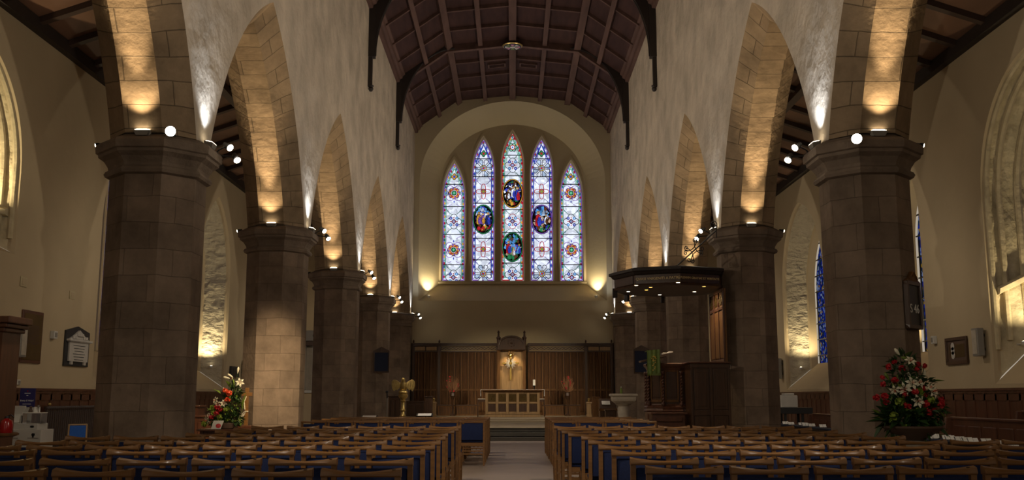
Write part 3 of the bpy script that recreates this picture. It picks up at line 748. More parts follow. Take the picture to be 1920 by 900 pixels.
def medallion_scene(g, z, seed, rz=.70):
    """an oval scene: a few robed figures, sky and trees above, ground below, all in small pieces"""
    rd = random.Random(seed * 7 + 3)
    g.disk(0, z, 1, LEAD, 8, 28, .49, rz); g.disk(0, z, 1, (GRN, VIO, AMB, GRN)[seed - 1], 9, 28, .47, rz - .025); g.disk(0, z, 1, LEAD, 10, 28, .445, rz - .055)
    top = [(SKY, SKY, BLU, WH), (SKY, PALE, NAV, BRN), (BRN, GRN, NAV, WH), (GRN, SKY, BRN, SKY)][seed - 1]
    mid = [(AMB, BRN, VIO, NAV, BLU), (RED, BLU, FLE, BRN, WH), (WH, BLU, NAV, BRN, GRN), (RED, BLU, SKY, FLE, GRN)][seed - 1]
    low = [(BRN, RED, GRN, AMB), (BLU, GRN, BRN, FLE), (BRN, GRN, RED, AMB), (GRN, FLE, BRN, GRN)][seed - 1]
    for k in range(95):          # the small pieces
        t = rd.uniform(-.93, .93); w_ = math.sqrt(1 - t * t); x = rd.uniform(-.9, .9) * w_ * .42; zz = z + t * (rz - .08)
        pal = top if t > .32 else low if t < -.45 else mid
        r = rd.uniform(.045, .10); n = rd.choice((3, 4, 5)); a0 = rd.uniform(0, 6)
        lim = lambda px, pz: (px, pz) if (px / .43) ** 2 + ((pz - z) / (rz - .06)) ** 2 < 1 else (px * .82, z + (pz - z) * .82)
        q = [lim(x + r * math.cos(a0 + 2 * PI * i / n), zz + r * 1.25 * math.sin(a0 + 2 * PI * i / n)) for i in range(n)]
        lay = 11 + (k % 4); g.poly(q, rd.choice(pal), lay); g.line(q + q[:1], .010, LEAD, lay)
    figs = {1: [(-.20, AMB, VIO, .24, .9), (-.02, VIO, AMB, .20, .8), (.22, NAV, BLU, .22, .9)], 2: [(-.16, RED, BLU, .26, 1.1), (.20, WH, BRN, .14, .7)],
            3: [(-.20, BRN, WH, .10, .7), (.04, WH, BLU, .24, .8), (.22, BLU, RED, .20, 1.0)], 4: [(-.18, RED, BLU, .18, .9), (.06, FLE, WH, -.08, .6), (.30, SKY, BLU, .06, .7)]}[seed]
    for x, c1, c2, hgt, sc in figs:
        zt = z + hgt; L_ = lambda pts: [(x + (a_ * sc), zt + (b_ * sc)) for a_, b_ in pts]
        body = L_([(0, -.02), (.09, -.08), (.13, -.26), (.12, -.50), (.02, -.56), (-.12, -.52), (-.13, -.24), (-.08, -.07)])
        g.poly(body, c1, 15); g.line(body + body[:1], .014, LEAD, 16)
        cloak = L_([(.02, -.12), (.11, -.22), (.12, -.50), (.0, -.54), (-.05, -.34)]); g.poly(cloak, c2, 17); g.line(cloak + cloak[:1], .012, LEAD, 18)
        g.line(L_([(-.09, -.2), (.02, -.3), (.1, -.24)]), .012, LEAD, 18); g.line(L_([(-.06, -.3), (-.03, -.5)]), .012, LEAD, 18); g.line(L_([(.06, -.3), (.05, -.5)]), .012, LEAD, 19)
        g.disk(x, zt + .04 * sc, .066 * sc, AMB, 17, 12); g.disk(x, zt + .035 * sc, .046 * sc, FLE, 18, 10, .85, 1.1); g.ring(x, zt + .04 * sc, .062 * sc, .072 * sc, LEAD, 19, 12)
        g.disk(x, zt + .062 * sc, .036 * sc, BRN, 19, 8, 1, .6); g.line(L_([(.05, -.14), (.16, -.10)]), .028, FLE, 19)
    if seed in (1, 4):
        tr = [(.05, z - .3), (.09, z + .3)]; g.line(tr, .035, WH if seed == 1 else BRN, 14)
def lancet(i, c, top):
    win = bpy.data.objects.new('window_east_%d' % (i + 1), None); COL.objects.link(win); win['kind'] = 'structure'
    h = LH - .05; zb = LB + .05; tp = top - .14; sp = top - LR
    A = [(y - c, z) for y, z in arch_pts(c - h, c + h, sp, tp, n=24)]
    def inset(k): return [(-h + k, zb + k)] + [(y - c, z) for y, z in arch_pts(c - h, c + h, sp, tp, k, 24)] + [(h - k, zb + k)]
    g = Glass(c, YW + .24)
    g.poly(inset(0), WH, 0)
    blue = i in (1, 3)
    e1, e2 = inset(.012), inset(.125)
    # border: jewels set in a coloured strip
    for a in range(len(e1) - 1):
        g.poly([e1[a], e1[a + 1], e2[a + 1], e2[a]], PALE, 1)
    g.line(inset(.02) + inset(.02)[:1], .045, VIO if blue else RED if i == 2 else VIO, 2)
    g.line(inset(.118) + inset(.118)[:1], .032, BLU if blue else MINT, 2)
    g.line(inset(.14) + inset(.14)[:1], .014, LEAD, 3)
    mid = inset(.07); d = 0; nxt = .1; kk = 0
    for a in range(len(mid) - 1):
        L = math.dist(mid[a], mid[a + 1]); pos = 0
        while nxt - d < L:
            t = (nxt - d) / L; x = mid[a][0] + (mid[a + 1][0] - mid[a][0]) * t; z = mid[a][1] + (mid[a + 1][1] - mid[a][1]) * t
            colr = ((WH, RED, WH, BLU) if blue else (RED, MINT, AMB, GRN))[kk % 4]; g.disk(x, z, .046, colr, 3, 8, .75, 1.35); g.ring(x, z, .044, .054, LEAD, 4, 8, .75, 1.35)
            if kk % 2: g.disk(x, z - .02, .02, GRN if blue else BLU, 5, 6)
            nxt += .155; kk += 1
        d += L
    # field: quarry leading and saddle bars
    z = zb + .3
    n = 0
    def wid(z):
        if z <= sp: return h - .14
        w = 0
        for (x, zz) in A[:25]:
            if zz <= z: w = -x
        return max(.02, w - .15)
    if i in (0, 4): items = [(sp + .98, 'gem'), (sp + .20, 'wheel'), (sp - 1.13, 'quatre'), (sp - 2.45, 'wheel'), (sp - 3.72, 'quatre')]; bars = [sp + .60, sp - .45, sp - 1.75, sp - 3.15]
    elif i in (1, 3): items = [(sp + .95, 'gem'), (sp + .25, 'flower'), (sp - .85, 'star'), (sp - 2.16, 'scene'), (sp - 3.55, 'star'), (sp - 4.68, 'flower')]; bars = [sp + .68, sp - .17, sp - 1.42, sp - 3.06, sp - 4.05]
    else: items = [(sp + .95, 'gemg'), (sp + .10, 'quatre'), (sp - 1.25, 'scene'), (sp - 2.55, 'quatre'), (sp - 3.75, 'scene2'), (sp - 5.02, 'quatre')]; bars = [sp + .55, sp - .42, sp - 2.02, sp - 3.08, sp - 4.50]
    for (z, k) in items:
        if k in ('quatre', 'flower', 'star'):
            for sgn in (-1, 1):
                for t in (-1, 1):
                    zz = z + t * .56; w = wid(max(zz, z)) - .01
                    g.line([(sgn * w, zz), (sgn * .14, z + t * .34)], .018, LEAD, 2)
                    q = [(sgn * w * (1 - (j / 6) ** 2), z + t * (.62 - .34 * (j / 6))) for j in range(7)]; g.line(q, .018, GRN if i in (0, 2, 4) else VIO, 2)
                    g.disk(sgn * .30, z + t * .50, .05, PALE, 1, 8)
        if k in ('wheel', 'scene', 'scene2'):
            for sgn in (-1, 1):
                for t in (-1, 1): g.line([(sgn * wid(z), z + t * .66), (sgn * .1, z + t * .52)], .02, VIO, 2)
        {'wheel': lambda: medallion_wheel(g, z), 'quatre': lambda: medallion_quatre(g, z, RED if (i == 2 and z < sp - 2 and z > sp - 3) else LEAD), 'flower': lambda: medallion_flower(g, z), 'star': lambda: medallion_star(g, z),
         'scene': lambda: medallion_scene(g, z, 1 if i == 1 else 2 if i == 3 else 3), 'scene2': lambda: medallion_scene(g, z, 4),
         'gem': lambda: (g.foil(0, z, .09, .06, 4, LEAD, 3, 0, AMB if not blue else GRN), g.disk(0, z, .06, BLU if not blue else RED, 6, 8)),
         'gemg': lambda: (g.foil(0, z, .13, .08, 6, LEAD, 3, 0, MINT), g.ring(0, z, .09, .13, RED, 5, 10), g.disk(0, z, .09, WH, 6, 8), g.disk(0, z, .04, BLU, 7, 6))}[k]()
    # leafy strips on the shoulders of the head
    for sgn in (-1, 1):
        q = [(sgn * max(.03, wid(sp + j * .13) - .04), sp + j * .13) for j in range(11)]; g.line(q, .035, MINT if not blue else BLU, 2)
    gl = g.b.build('stained_glass', GM, win, recalc=False)
    m = MB()
    for z in bars: w = wid(z) + .12; m.box(c - w, c + w, YW + .10, YW + .13, z - .018, z + .018)
    m.build('saddle_bars', 'lead', win)
for i, (c, top) in enumerate(LC): lancet(i, c, top)
# ================================================================== the chancel
DZ = .478       # floor of the dais behind the altar
# ---- panelled reredos along the east wall
YR = 43.2
re = thing('reredos', 'tall dark oak panelling across the east wall with a carved frieze', 'panelling', (0, YR, DZ))
def L(m): return m   # parts are built in local coordinates of the thing
H = 3.54 - DZ
for q in (-1, 1): m = MB(); m.box(q * .66, q * 4.36, -.02, .12, 0, H - .28); m.build('back_board', 'oakdark', re)
def panel(x0, x1, z0, z1, name='panel'):
    m = MB(); m.box(x0, x1, -.045, -.02, z0, z1); m.box(x0 + .05, x1 - .05, -.060, -.045, z0 + .06, z1 - .06); return m.build(name, 'oakpanel', re, bevel=.006)
bays = [(-4.34, -3.26, 4), (-3.12, -.70, 8), (.70, 3.12, 8), (3.26, 4.34, 4)]
for x0, x1, n in bays:
    w_ = (x1 - x0) / n
    for k in range(n):
        a, b = x0 + k * w_ + .045, x0 + (k + 1) * w_ - .045
        panel(a, b, 1.12, H - .36); panel(a, b, .12, 1.04)
for x0, x1, n in bays:
    w_ = (x1 - x0) / n; m = MB()
    for k in range(n + 1): m.box(x0 + k * w_ - .03, x0 + k * w_ + .03, -.095, -.02, .1, H - .3)
    m.box(x0, x1, -.085, -.02, 1.04, 1.12); m.box(x0, x1, -.085, -.02, 0, .12)
    m.build('stiles', 'oak', re)
for x in (-3.19, 3.19, -4.31, 4.31):
    m = MB(); m.box(x - .06, x + .06, -.13, 0, 0, H - .02); m.lathe([(.05, 0), (.06, .03), (.03, .08), (.05, .12), (.0, .2)], (x, -.06, H), 8); m.build('post', 'oakdark', re, bevel=.006)
for q in (-1, 1): m = MB(); m.box(q * .66, q * 4.37, -.10, .12, H - .36, H - .30); m.box(q * .66, q * 4.38, -.16, .14, H - .10, H - .02); m.box(q * .66, q * 4.39, -.20, .16, H - .03, H + .03); m.build('cornice', 'oakdark', re, bevel=.01)
for q in (-1, 1): m = MB(); m.box(q * .66, q * 4.36, -.05, .12, H - .31, H - .09); m.build('frieze_board', 'oakdark', re)
for x0, x1, nm in ((-4.26, -3.30, 'p'), (3.30, 4.26, 'p')):
    m = MB(); m.box(x0, (x0 + x1) / 2 - .03, -.07, -.05, H - .29, H - .12); m.box((x0 + x1) / 2 + .03, x1, -.07, -.05, H - .29, H - .12); m.build('frieze_panel', 'oaklight', re, bevel=.006)
for sgn in (-1, 1):      # pierced vine carving
    m = MB(); n = 46
    for k in range(n):
        x = sgn * (.76 + 2.32 * k / (n - 1)); z = H - .20 + .035 * math.sin(k * 1.05)
        m.ball((x, -.075, z), .030, n=6, sq=(1, .6, .7)); m.ball((x + .02, -.07, H - .20 - .05 * math.sin(k * 1.05)), .022, n=6)
    m.box(sgn * .72, sgn * 3.1, -.08, -.05, H - .30, H - .275); m.box(sgn * .72, sgn * 3.1, -.08, -.05, H - .125, H - .105)
    m.build('carved_vine', 'vine', re)
# ---- canopied niche with the hanging cross
x0 = at(959, 650, YR)[0]
cn = thing('altar_canopy', 'arched dark oak canopy with pinnacles over the altar niche', 'canopy', (x0, 43.0, DZ))
m = MB(); m.box(-.53, .53, .04, .16, 0, 2.9); m.build('back_panel', 'oaklight', cn)
for s in (-1, 1):
    m = MB(); m.box(s * .50, s * .62, -.12, .1, 0, 2.78); m.box(s * .48, s * .64, -.14, .1, 2.7, 2.79); m.box(s * .48, s * .64, -.14, .1, 0, .15); m.build('post', 'oak', cn, bevel=.01)
    m = MB(); m.lathe([(.07, 0), (.07, .30), (.10, .33), (.10, .37), (.05, .42), (.035, .55), (.06, .6), (.0, .68)], (s * .56, -.2, 2.95), 10); m.build('pinnacle', 'oakdark', cn, smooth=.6)
m = MB(); n = 14; A = [(-.60, 2.78)] + [(.60 * -math.cos(PI * k / n), 3.0 + .40 * math.sin(PI * k / n)) for k in range(n + 1)] + [(.60, 2.78)] + [(.46 * math.cos(PI * k / n), 2.77 + .06 * math.sin(PI * k / n)) for k in range(n + 1)]
m.prism(A, -.34, .06, axis='y'); m.build('arched_hood', 'oakdark', cn, bevel=.012)
m = MB(); m.tube([(.52 * -math.cos(PI * k / n), -.35, 3.0 + .33 * math.sin(PI * k / n)) for k in range(n + 1)], .022, 6); m.box(-.6, .6, -.37, -.34, 2.79, 2.85)
m.ball((0, -.35, 3.06), .05, n=8); [m.ball((.14 * math.cos(a), -.35, 3.06 + .14 * math.sin(a)), .03, n=6) for a in (0, .8, 1.6, 2.4, 3.14, 3.9, 4.7, 5.5)]
m.build('carved_moulding', 'oakdark', cn)
m = MB(); m.box(-.17, .17, -.06, .06, .98, 1.06); m.build('ledge', 'oak', cn, bevel=.01)
x, z = at(957.5, 681, 42.85)
cr = thing('altar_cross', 'gilded hanging cross with silver rays and crown, lit in the niche', 'cross', (x, 42.9, z))
m = MB(); m.box(-.36, .36, -.025, .025, -.04, .04); m.box(-.04, .04, -.03, .03, -.72, .30); m.build('cross', 'gold', cr, bevel=.008)
m = MB()
for k in range(24):
    a = 2 * PI * k / 24 + .13; r = .25 if k % 2 else .20
    if abs(math.cos(a)) < .12 or abs(math.sin(a)) < .12: continue
    d = Vector((math.cos(a), 0, math.sin(a))); p = Vector((-math.sin(a), 0, math.cos(a)))
    b0, b1, tp_ = d * .07 + p * .012, d * .07 - p * .012, d * r
    m.loft([[tuple(b0 + Vector((0, -.03, 0))), tuple(b1 + Vector((0, -.03, 0))), tuple(b1), tuple(b0)], [tuple(tp_ + p * .010 + Vector((0, -.03, 0))), tuple(tp_ - p * .010 + Vector((0, -.03, 0))), tuple(tp_ - p * .01), tuple(tp_ + p * .010)]])
m.build('rays', mat('silver', (.85, .83, .78), .3, metal=.8), cr)
m = MB(); m.lathe([(.10, .30), (.11, .34), (.10, .37)], (0, 0, 0), 14)
for k in range(9):
    a = 2 * PI * k / 9; m.loft([[(.10 * math.cos(a + b) * s, .10 * math.sin(a + b) * s, .36) for b, s in ((-.2, 1), (.2, 1), (.2, .85), (-.2, .85))], [(.13 * math.cos(a + b * .2) * s, .13 * math.sin(a + b * .2) * s, .47) for b, s in ((-.2, 1), (.2, 1), (.2, .92), (-.2, .92))]])
m.build('crown', 'gold', cr)
m = MB(); m.tube([(0, 0, .30), (0, 0, .55)], .006, 6); m.build('hanger', 'iron', cr)
# ---- altar
xa = at(961, 760, 38.6)[0]
al = thing('altar', 'pale oak altar table with two rows of square carved panels', 'altar', (xa, 38.7, .48))
m = MB(); m.box(-1.03, 1.03, 0, .8, 0, .98); m.build('body', 'oaklight', al)
m = MB(); m.box(-1.08, 1.08, -.04, .84, 0, .10); m.build('plinth', 'oaklight', al, bevel=.012)
m = MB(); m.box(-1.22, 1.22, -.10, .90, 1.0, 1.05); m.box(-1.12, 1.12, -.05, .85, .95, 1.0); m.build('tabletop', 'oak', al, bevel=.012)
for r, (z0, z1) in enumerate(((.60, .88), (.22, .50))):
    for k in range(5):
        xx = -.80 + k * .40
        m = MB(); m.box(xx - .14, xx + .14, -.012, .0, z0, z1)
        if r == 0:
            for q in range(8):
                m.ball((xx + random.uniform(-.09, .09), -.014, (z0 + z1) / 2 + random.uniform(-.09, .09)), random.uniform(.02, .04), n=6, sq=(1, .5, 1))
        m.build('carved_panel' if r == 0 else 'panel', 'oakdark' if r else 'plaque', al)
m = MB()
for k in range(6): xx = -1.0 + k * .40; m.box(xx - .05, xx + .05, -.035, 0, .12, .94)
for z in (.12, .52, .90): m.box(-1.03, 1.03, -.03, 0, z, z + .06)
m.build('front_frame', 'oaklight', al, bevel=.006)
m = MB()
for k in range(40): m.box(-1.1 + k * .055, -1.1 + k * .055 + .03, -.065, -.05, .955, .985)
m.build('dentil_band', 'oak', al)
cl = MB(); n = 20
def cloth_x(s, w0): return s
tag_o = None
m = MB()
m.box(-1.245, 1.245, .05, .65, 1.05, 1.056)
for s in (-1, 1): m.box(s * 1.225, s * 1.25, .05, .65, .80, 1.05)
altar_cloth = m.build('altar_cloth', 'paper', None, bevel=.004); altar_cloth.location = (xa, 38.7, .481)
tag(altar_cloth, 'narrow white linen cloth hanging over both ends of the pale altar', 'cloth')
# credence tables beside the altar
for s, nm in ((-1, 'left'), (1, 'right')):
    x, z = at(904 if s < 0 else 1013, 757, 40.25)
    t = thing('credence_table', 'small dark table with a white top just %s of the altar' % nm, 'table', (x, 40.25, .362), 0, 'credence tables')
    m = MB(); m.box(-.17, .17, -.15, .15, .80, .825); m.build('tabletop', 'marble', t, bevel=.008)
    for a in (-1, 1):
        for b in (-1, 1): m = MB(); m.box(a * .17 - .02, a * .17 + .02, b * .12 - .02, b * .12 + .02, 0, .80); m.build('leg', 'oakdark', t)
    m = MB(); m.box(-.17, .17, -.12, .12, .7, .8); m.build('apron', 'oakdark', t)
# candle on a small stand
x, z = at(1001.5, 716, 41.6)
c = thing('candle_stand', 'slim dark stand with one white candle before the oak panelling', 'candle', (x, 41.6, DZ))
m = MB(); m.lathe([(.16, 0), (.16, .03), (.03, .07), (.02, .12), (.02, z - DZ - .22), (.06, z - DZ - .18), (.06, z - DZ - .15)], (0, 0, 0), 12); m.build('stand', 'black', c, smooth=.6)
m = MB(); m.lathe([(.055, 0), (.055, .24), (.01, .245)], (0, 0, z - DZ - .15), 14); m.build('candle', 'paper', c, smooth=.6)
# ---- slatted radiator benches
for (xa_, xb_, nm) in ((822, 897, 'left'), (1019, 1087, 'right')):
    X0, Z0 = at(xa_, 763, 42.2); X1, _ = at(xb_, 763, 42.2); wd = (X1 - X0) / 2
    b = thing('radiator_bench', 'low oak bench with slatted front %s of the altar' % nm, 'bench', ((X0 + X1) / 2, 42.4, DZ), 0, 'slatted benches')
    m = MB(); m.box(-wd - .05, wd + .05, -.28, .3, .40, .45); m.build('top', 'oakdark', b, bevel=.01)
    m = MB(); n = 26
    for k in range(n): a = -wd + 2 * wd * k / (n - 1); m.box(a - .018, a + .018, -.24, -.21, .06, .38)
    m.build('slats', 'oak', b)
    m = MB(); m.box(-wd, wd, -.2, .28, 0, .4); m.build('carcass', 'oakdark', b)
    m = MB(); m.box(-wd - .02, wd + .02, -.25, -.2, 0, .06); m.box(-wd - .02, wd + .02, -.25, -.2, .36, .40); m.build('rail', 'oak', b)
# ---- dried flower sprays on pedestals
for px, nm in ((850, 'left'), (1063, 'right')):
    x, z = at(px, 735, 42.2)
    v = thing('dried_flower_spray', 'fan of dried red flowers in a vase standing %s of the altar niche' % nm, 'flowers', (x, 41.75, DZ), 0, 'dried flower sprays')
    hz = z - DZ - .25
    m = MB(); m.lathe([(.13, 0), (.13, .04), (.05, .10), (.035, .2), (.035, hz - .08), (.07, hz - .03), (.08, hz)], (0, 0, 0), 14); m.build('pedestal', 'oakdark', v, smooth=.6)
    m = MB(); m.lathe([(.06, hz), (.12, hz + .1), (.10, hz + .22), (.12, hz + .25), (.09, hz + .25)], (0, 0, 0), 14); m.build('vase', 'oakdark', v, smooth=.6)
    rd = random.Random(px); sm_ = MB(); fl = MB(); base = Vector((0, 0, hz + .22))
    for k in range(130):
        t = rd.uniform(0, 2 * PI); rr_ = math.sqrt(rd.random()); p = Vector((.30 * rr_ * math.cos(t), .16 * rr_ * math.sin(t + .7), hz + .56 + .38 * rr_ * math.sin(t)))
        d = (p - base).normalized(); sm_.tube([base, base.lerp(p, .5) + Vector((p.x * .15, 0, 0)), p], .006, 4)
        for q in range(4): fl.ball(tuple(p - d * .05 * q + Vector((rd.uniform(-.02, .02), rd.uniform(-.02, .02), 0))), .020, n=5, sq=(.7, .7, 2.0))
    sm_.build('stems', 'driedstem', v); fl.build('seed_heads', 'dried', v)
    for k in range(11):
        t = rd.uniform(0, 2 * PI); rr_ = rd.uniform(.4, 1); fr = MB(); fr.ball((.27 * rr_ * math.cos(t), -.14, hz + .58 + .36 * rr_ * math.sin(t)), .034, n=7, sq=(1, .7, 1.2)); fr.build('bloom', 'red', v)
# ---- eagle lectern
x, z = at(756.5, 708, 31.0)
e = thing('eagle_lectern', 'polished brass eagle lectern with spread wings on a turned column', 'lectern', (x, 31.0, .362))
EH = z - .362
m = MB(); m.lathe([(.30, 0), (.30, .06), (.22, .10), (.24, .14), (.12, .20), (.07, .26), (.10, .31), (.06, .36), (.05, .44), (.09, .48), (.06, .52), (.055, .72), (.10, .76), (.06, .80), (.12, .86), (.15, .92), (.15, .96), (.08, 1.0), (.06, 1.04), (0, 1.05)], (0, 0, 0), 20); m.build('column', 'brass', e, smooth=.7)
m = MB(); m.ball((0, 0, 1.03), .12, n=14, sq=(1.2, 1.2, .8)); m.build('orb', 'brass', e, smooth=1.2)
m = MB()
m.loft([[(r * math.cos(a) * 1.0, yo + r * math.sin(a) * .9, zc) for a in [2 * PI * k / 12 for k in range(12)]] for r, yo, zc in ((.02, .06, 1.04), (.10, .03, 1.10), (.115, 0, 1.20), (.10, -.02, 1.30), (.06, -.05, 1.37), (.065, -.07, 1.43), (.045, -.08, 1.47), (.01, -.09, 1.485))])
m.loft([[(-.02, -.12, 1.44), (.02, -.12, 1.44), (.02, -.12, 1.41), (-.02, -.12, 1.41)], [(-.004, -.20, 1.405), (.004, -.20, 1.405), (.004, -.20, 1.395), (-.004, -.20, 1.395)]])
m.build('eagle_body', 'brass', e, smooth=.9)
for s in (-1, 1):
    m = MB(); pr = [(.06, 1.22), (.10, 1.33), (.20, 1.40), (.30, 1.42), (.355, 1.36), (.36, 1.24), (.33, 1.12), (.28, 1.06), (.24, 1.11), (.18, 1.10), (.13, 1.15)]
    m.prism([(s * a, b) for a, b in pr], -.06, .03, axis='y')
    for k in range(4): m.tube([(s * (.12 + .05 * k), -.065, 1.33 + .015 * k), (s * (.17 + .05 * k), -.075, 1.14 + .0 * k)], .012, 5)
    m.build('wing', 'brass', e, bevel=.01)
m = MB(); m.prism([(-.1, 1.12), (.1, 1.12), (.07, .98), (-.07, .98)], .05, .09, axis='y'); m.build('tail', 'brass', e)
# ---- stalls and desks at the left of the chancel
def stall(px0, px1, pyt, Y, zf, label, name='choir_stall', mt='oakdark', d=.5, cat='stall'):
    X0, Z = at(px0, pyt, Y); X1, _ = at(px1, pyt, Y); w_ = (X1 - X0) / 2; h = Z - zf
    o = thing(name, label, cat, ((X0 + X1) / 2, Y + d / 2, zf))
    m = MB(); m.box(-w_, w_, -d / 2, -d / 2 + .04, 0, h - .04); m.build('front_panel', mt, o, bevel=.006)
    m = MB(); m.box(-w_ - .03, w_ + .03, -d / 2 - .03, d / 2, h - .04, h); m.build('top', mt, o, bevel=.008)
    for s in (-1, 1): m = MB(); m.box(s * w_, s * (w_ - .05), -d / 2 + .04, d / 2 - .02, 0, h - .04); m.build('end_panel', mt, o, bevel=.008)
    m = MB()
    n = max(2, int(w_ * 2 / .3))
    for k in range(n): a = -w_ + .04 + (2 * w_ - .08) * k / n; m.box(a + .03, a + (2 * w_ - .08) / n - .03, -d / 2 - .015, -d / 2, .1, h - .14)
    m.build('raised_panels', mt, o, bevel=.006)
    return o
stall(729, 751, 742, 33.0, .362, 'plain dark stall front left behind the brass eagle lectern')
stall(762, 795, 752, 40.4, .48, 'low dark choir stall against the panelling right of the lectern')
stall(797, 810, 743, 38.0, .48, 'narrow dark upright desk at the left end of the altar dais', 'desk', cat='desk')
def newel(px, pyt, Y, label, lamp=True):
    X, Z = at(px, pyt, Y); h = Z - .48
    o = thing('newel_post', label, 'post', (X, Y, .48), 0, 'turned oak posts')
    m = MB(); m.box(-.09, .09, -.09, .09, 0, h - .16); m.box(-.11, .11, -.11, .11, h - .18, h - .12); m.box(-.11, .11, -.11, .11, 0, .1); m.build('shaft', 'oaklight', o, bevel=.012)
    m = MB(); m.lathe([(.05, 0), (.065, .03), (.03, .06), (.055, .1), (.05, .14), (0, .17)], (0, 0, h - .12), 12); m.build('finial', 'brass', o, smooth=.8)
newel(813.5, 748, 38.8, 'oak post with brass knob beside the narrow dark desk')
newel(1104, 748, 39.0, 'oak post with brass knob between the right bench and reading desk')
stall(1111, 1126, 744, 39.6, .48, 'tall oak reading desk against the panelling at the right', 'desk', 'oak', cat='desk')
# piano stool like music rest
def music_desk(px, py, Y, label, zf=.362):
    X, Z = at(px, py, Y)
    o = thing('music_stand', label, 'stand', (X, Y, zf), 0, 'music stands')
    h = Z - zf
    m = MB(); m.rod((0, 0, .02), (0, 0, h - .1), .018, m=0); m.build('pole', 'black', o)
    for k in range(3):
        a = 2 * PI * k / 3; m = MB(); m.tube([(0, 0, .12), (.14 * math.cos(a), .14 * math.sin(a), .06), (.24 * math.cos(a), .24 * math.sin(a), .012)], .012, 6); m.build('foot', 'black', o)
    m = MB(); T = Matrix.Translation((0, 0, h - .06)) @ Matrix.Rotation(-1.2, 4, 'X'); m.box(-.25, .25, -.008, .008, -.15, .15, T=T); m.box(-.25, .25, -.05, 0, -.16, -.145, T=T); m.build('desk_plate', 'black', o, bevel=.004)
    m = MB(); m.box(-.2, .2, -.014, -.009, -.12, .12, T=T); m.build('sheet_music', 'paper', o)
music_desk(796, 775, 29.95, 'black music stand holding pale sheets right of the eagle lectern')
music_desk(692, 779, 29.9, 'low black music stand in front of the fourth left pillar')
# microphone stand
X, Z = at(726.5, 735, 29.9)
o = thing('microphone_stand', 'thin black microphone stand left of the brass eagle lectern', 'microphone', (X, 29.85, .362))
m = MB(); m.lathe([(.14, 0), (.14, .02), (.02, .035)], (0, 0, 0), 14); m.build('base', 'black', o, smooth=.6)
m = MB(); m.rod((0, 0, .02), (0, 0, Z - .362 - .18), .012); m.build('pole', 'grey', o)
m = MB(); m.tube([(0, 0, Z - .362 - .18), (.0, -.02, Z - .362 - .08), (0, -.06, Z - .362 - .03)], .02, 8); m.ball((0, -.07, Z - .362 - .0), .045, n=10); m.build('microphone', 'black', o)
# ---- font, chair and cabinet at the right
X, Z = at(1168.5, 738, 33.0)
o = thing('font', 'pale stone font with broad square bowl on a swelling pillar', 'font', (X, 33.0, .362)); h = Z - .362
m = MB(); m.lathe([(.30, 0), (.30, .10), (.20, .14), (.17, .2), (.20, .5), (.17, h - .42), (.18, h - .40), (.28, h - .34), (.26, h - .32)], (0, 0, 0), 16); m.build('pedestal', 'stonepale', o, smooth=.6)
m = MB()
def sq(r, z): return [(-r, -r, z), (r, -r, z), (r, r, z), (-r, r, z)]
m.loft([sq(.26, h - .32), sq(.36, h - .24), sq(.38, h - .18), sq(.38, h - .10), sq(.43, h - .07), sq(.43, h - .03), sq(.41, h)]); m.build('bowl', 'stonepale', o, bevel=.006)
X2, Z2 = at(1164.5, 736, 32.95)
b = thing('water_bottle', 'small green glass bottle standing on the stone font', 'bottle', (X2, 32.9, Z + .002))
m = MB(); m.lathe([(.04, 0), (.045, .02), (.045, .12), (.02, .16), (.015, .2)], (0, 0, 0), 12); m.build('body', 'leaflight', b, smooth=.7)
m = MB(); m.lathe([(.018, .2), (.018, .225)], (0, 0, 0), 10); m.build('cap', 'paper', b)
X, Z = at(1139, 757, 36.5)
o = thing('organ_console', 'dark sloping console with an open pale book left of the font', 'console', (X, 36.5, .48)); h = Z - .48
m = MB(); m.prism([(-.3, 0), (.3, 0), (.3, h + .18), (.1, h + .18), (-.3, h - .15)], -.30, .30, axis='x'); m.build('case', 'oakdark', o, bevel=.015)
m = MB(); T = Matrix.Translation((-.06, -.12, h + .03)) @ Matrix.Rotation(.68, 4, 'X'); m.box(-.16, .14, -.1, .1, 0, .012, T=T); m.build('open_book', 'paper', o)
m = MB(); m.box(-.34, .34, -.36, -.30, h - .25, h - .17); m.build('key_slip', 'oak', o)
stall(1136, 1153, 768, 34.6, .362, 'round-shouldered dark chair back just left of the font', 'armchair', cat='chair')
# white pillar sockets in the corners
for px, py, nm in ((774.5, 690, 'left'), (1147.5, 690, 'right')):
    X, Z = at(px, py, 43.3)
    o = thing('wall_speaker', 'small pale speaker box in the %s corner of the east wall' % nm, 'speaker', (X, 43.42, Z), 0, 'corner speakers')
    m = MB(); m.box(-.06, .06, -.07, .06, -.1, .1); m.build('case', 'white', o, bevel=.01)
    m = MB(); m.lathe([(.04, 0), (.04, .01), (0, .012)], (0, 0, 0), 12, T=Matrix.Translation((0, -.07, -.03)) @ Matrix.Rotation(PI / 2, 4, 'X')); m.build('cone', 'grey', o)
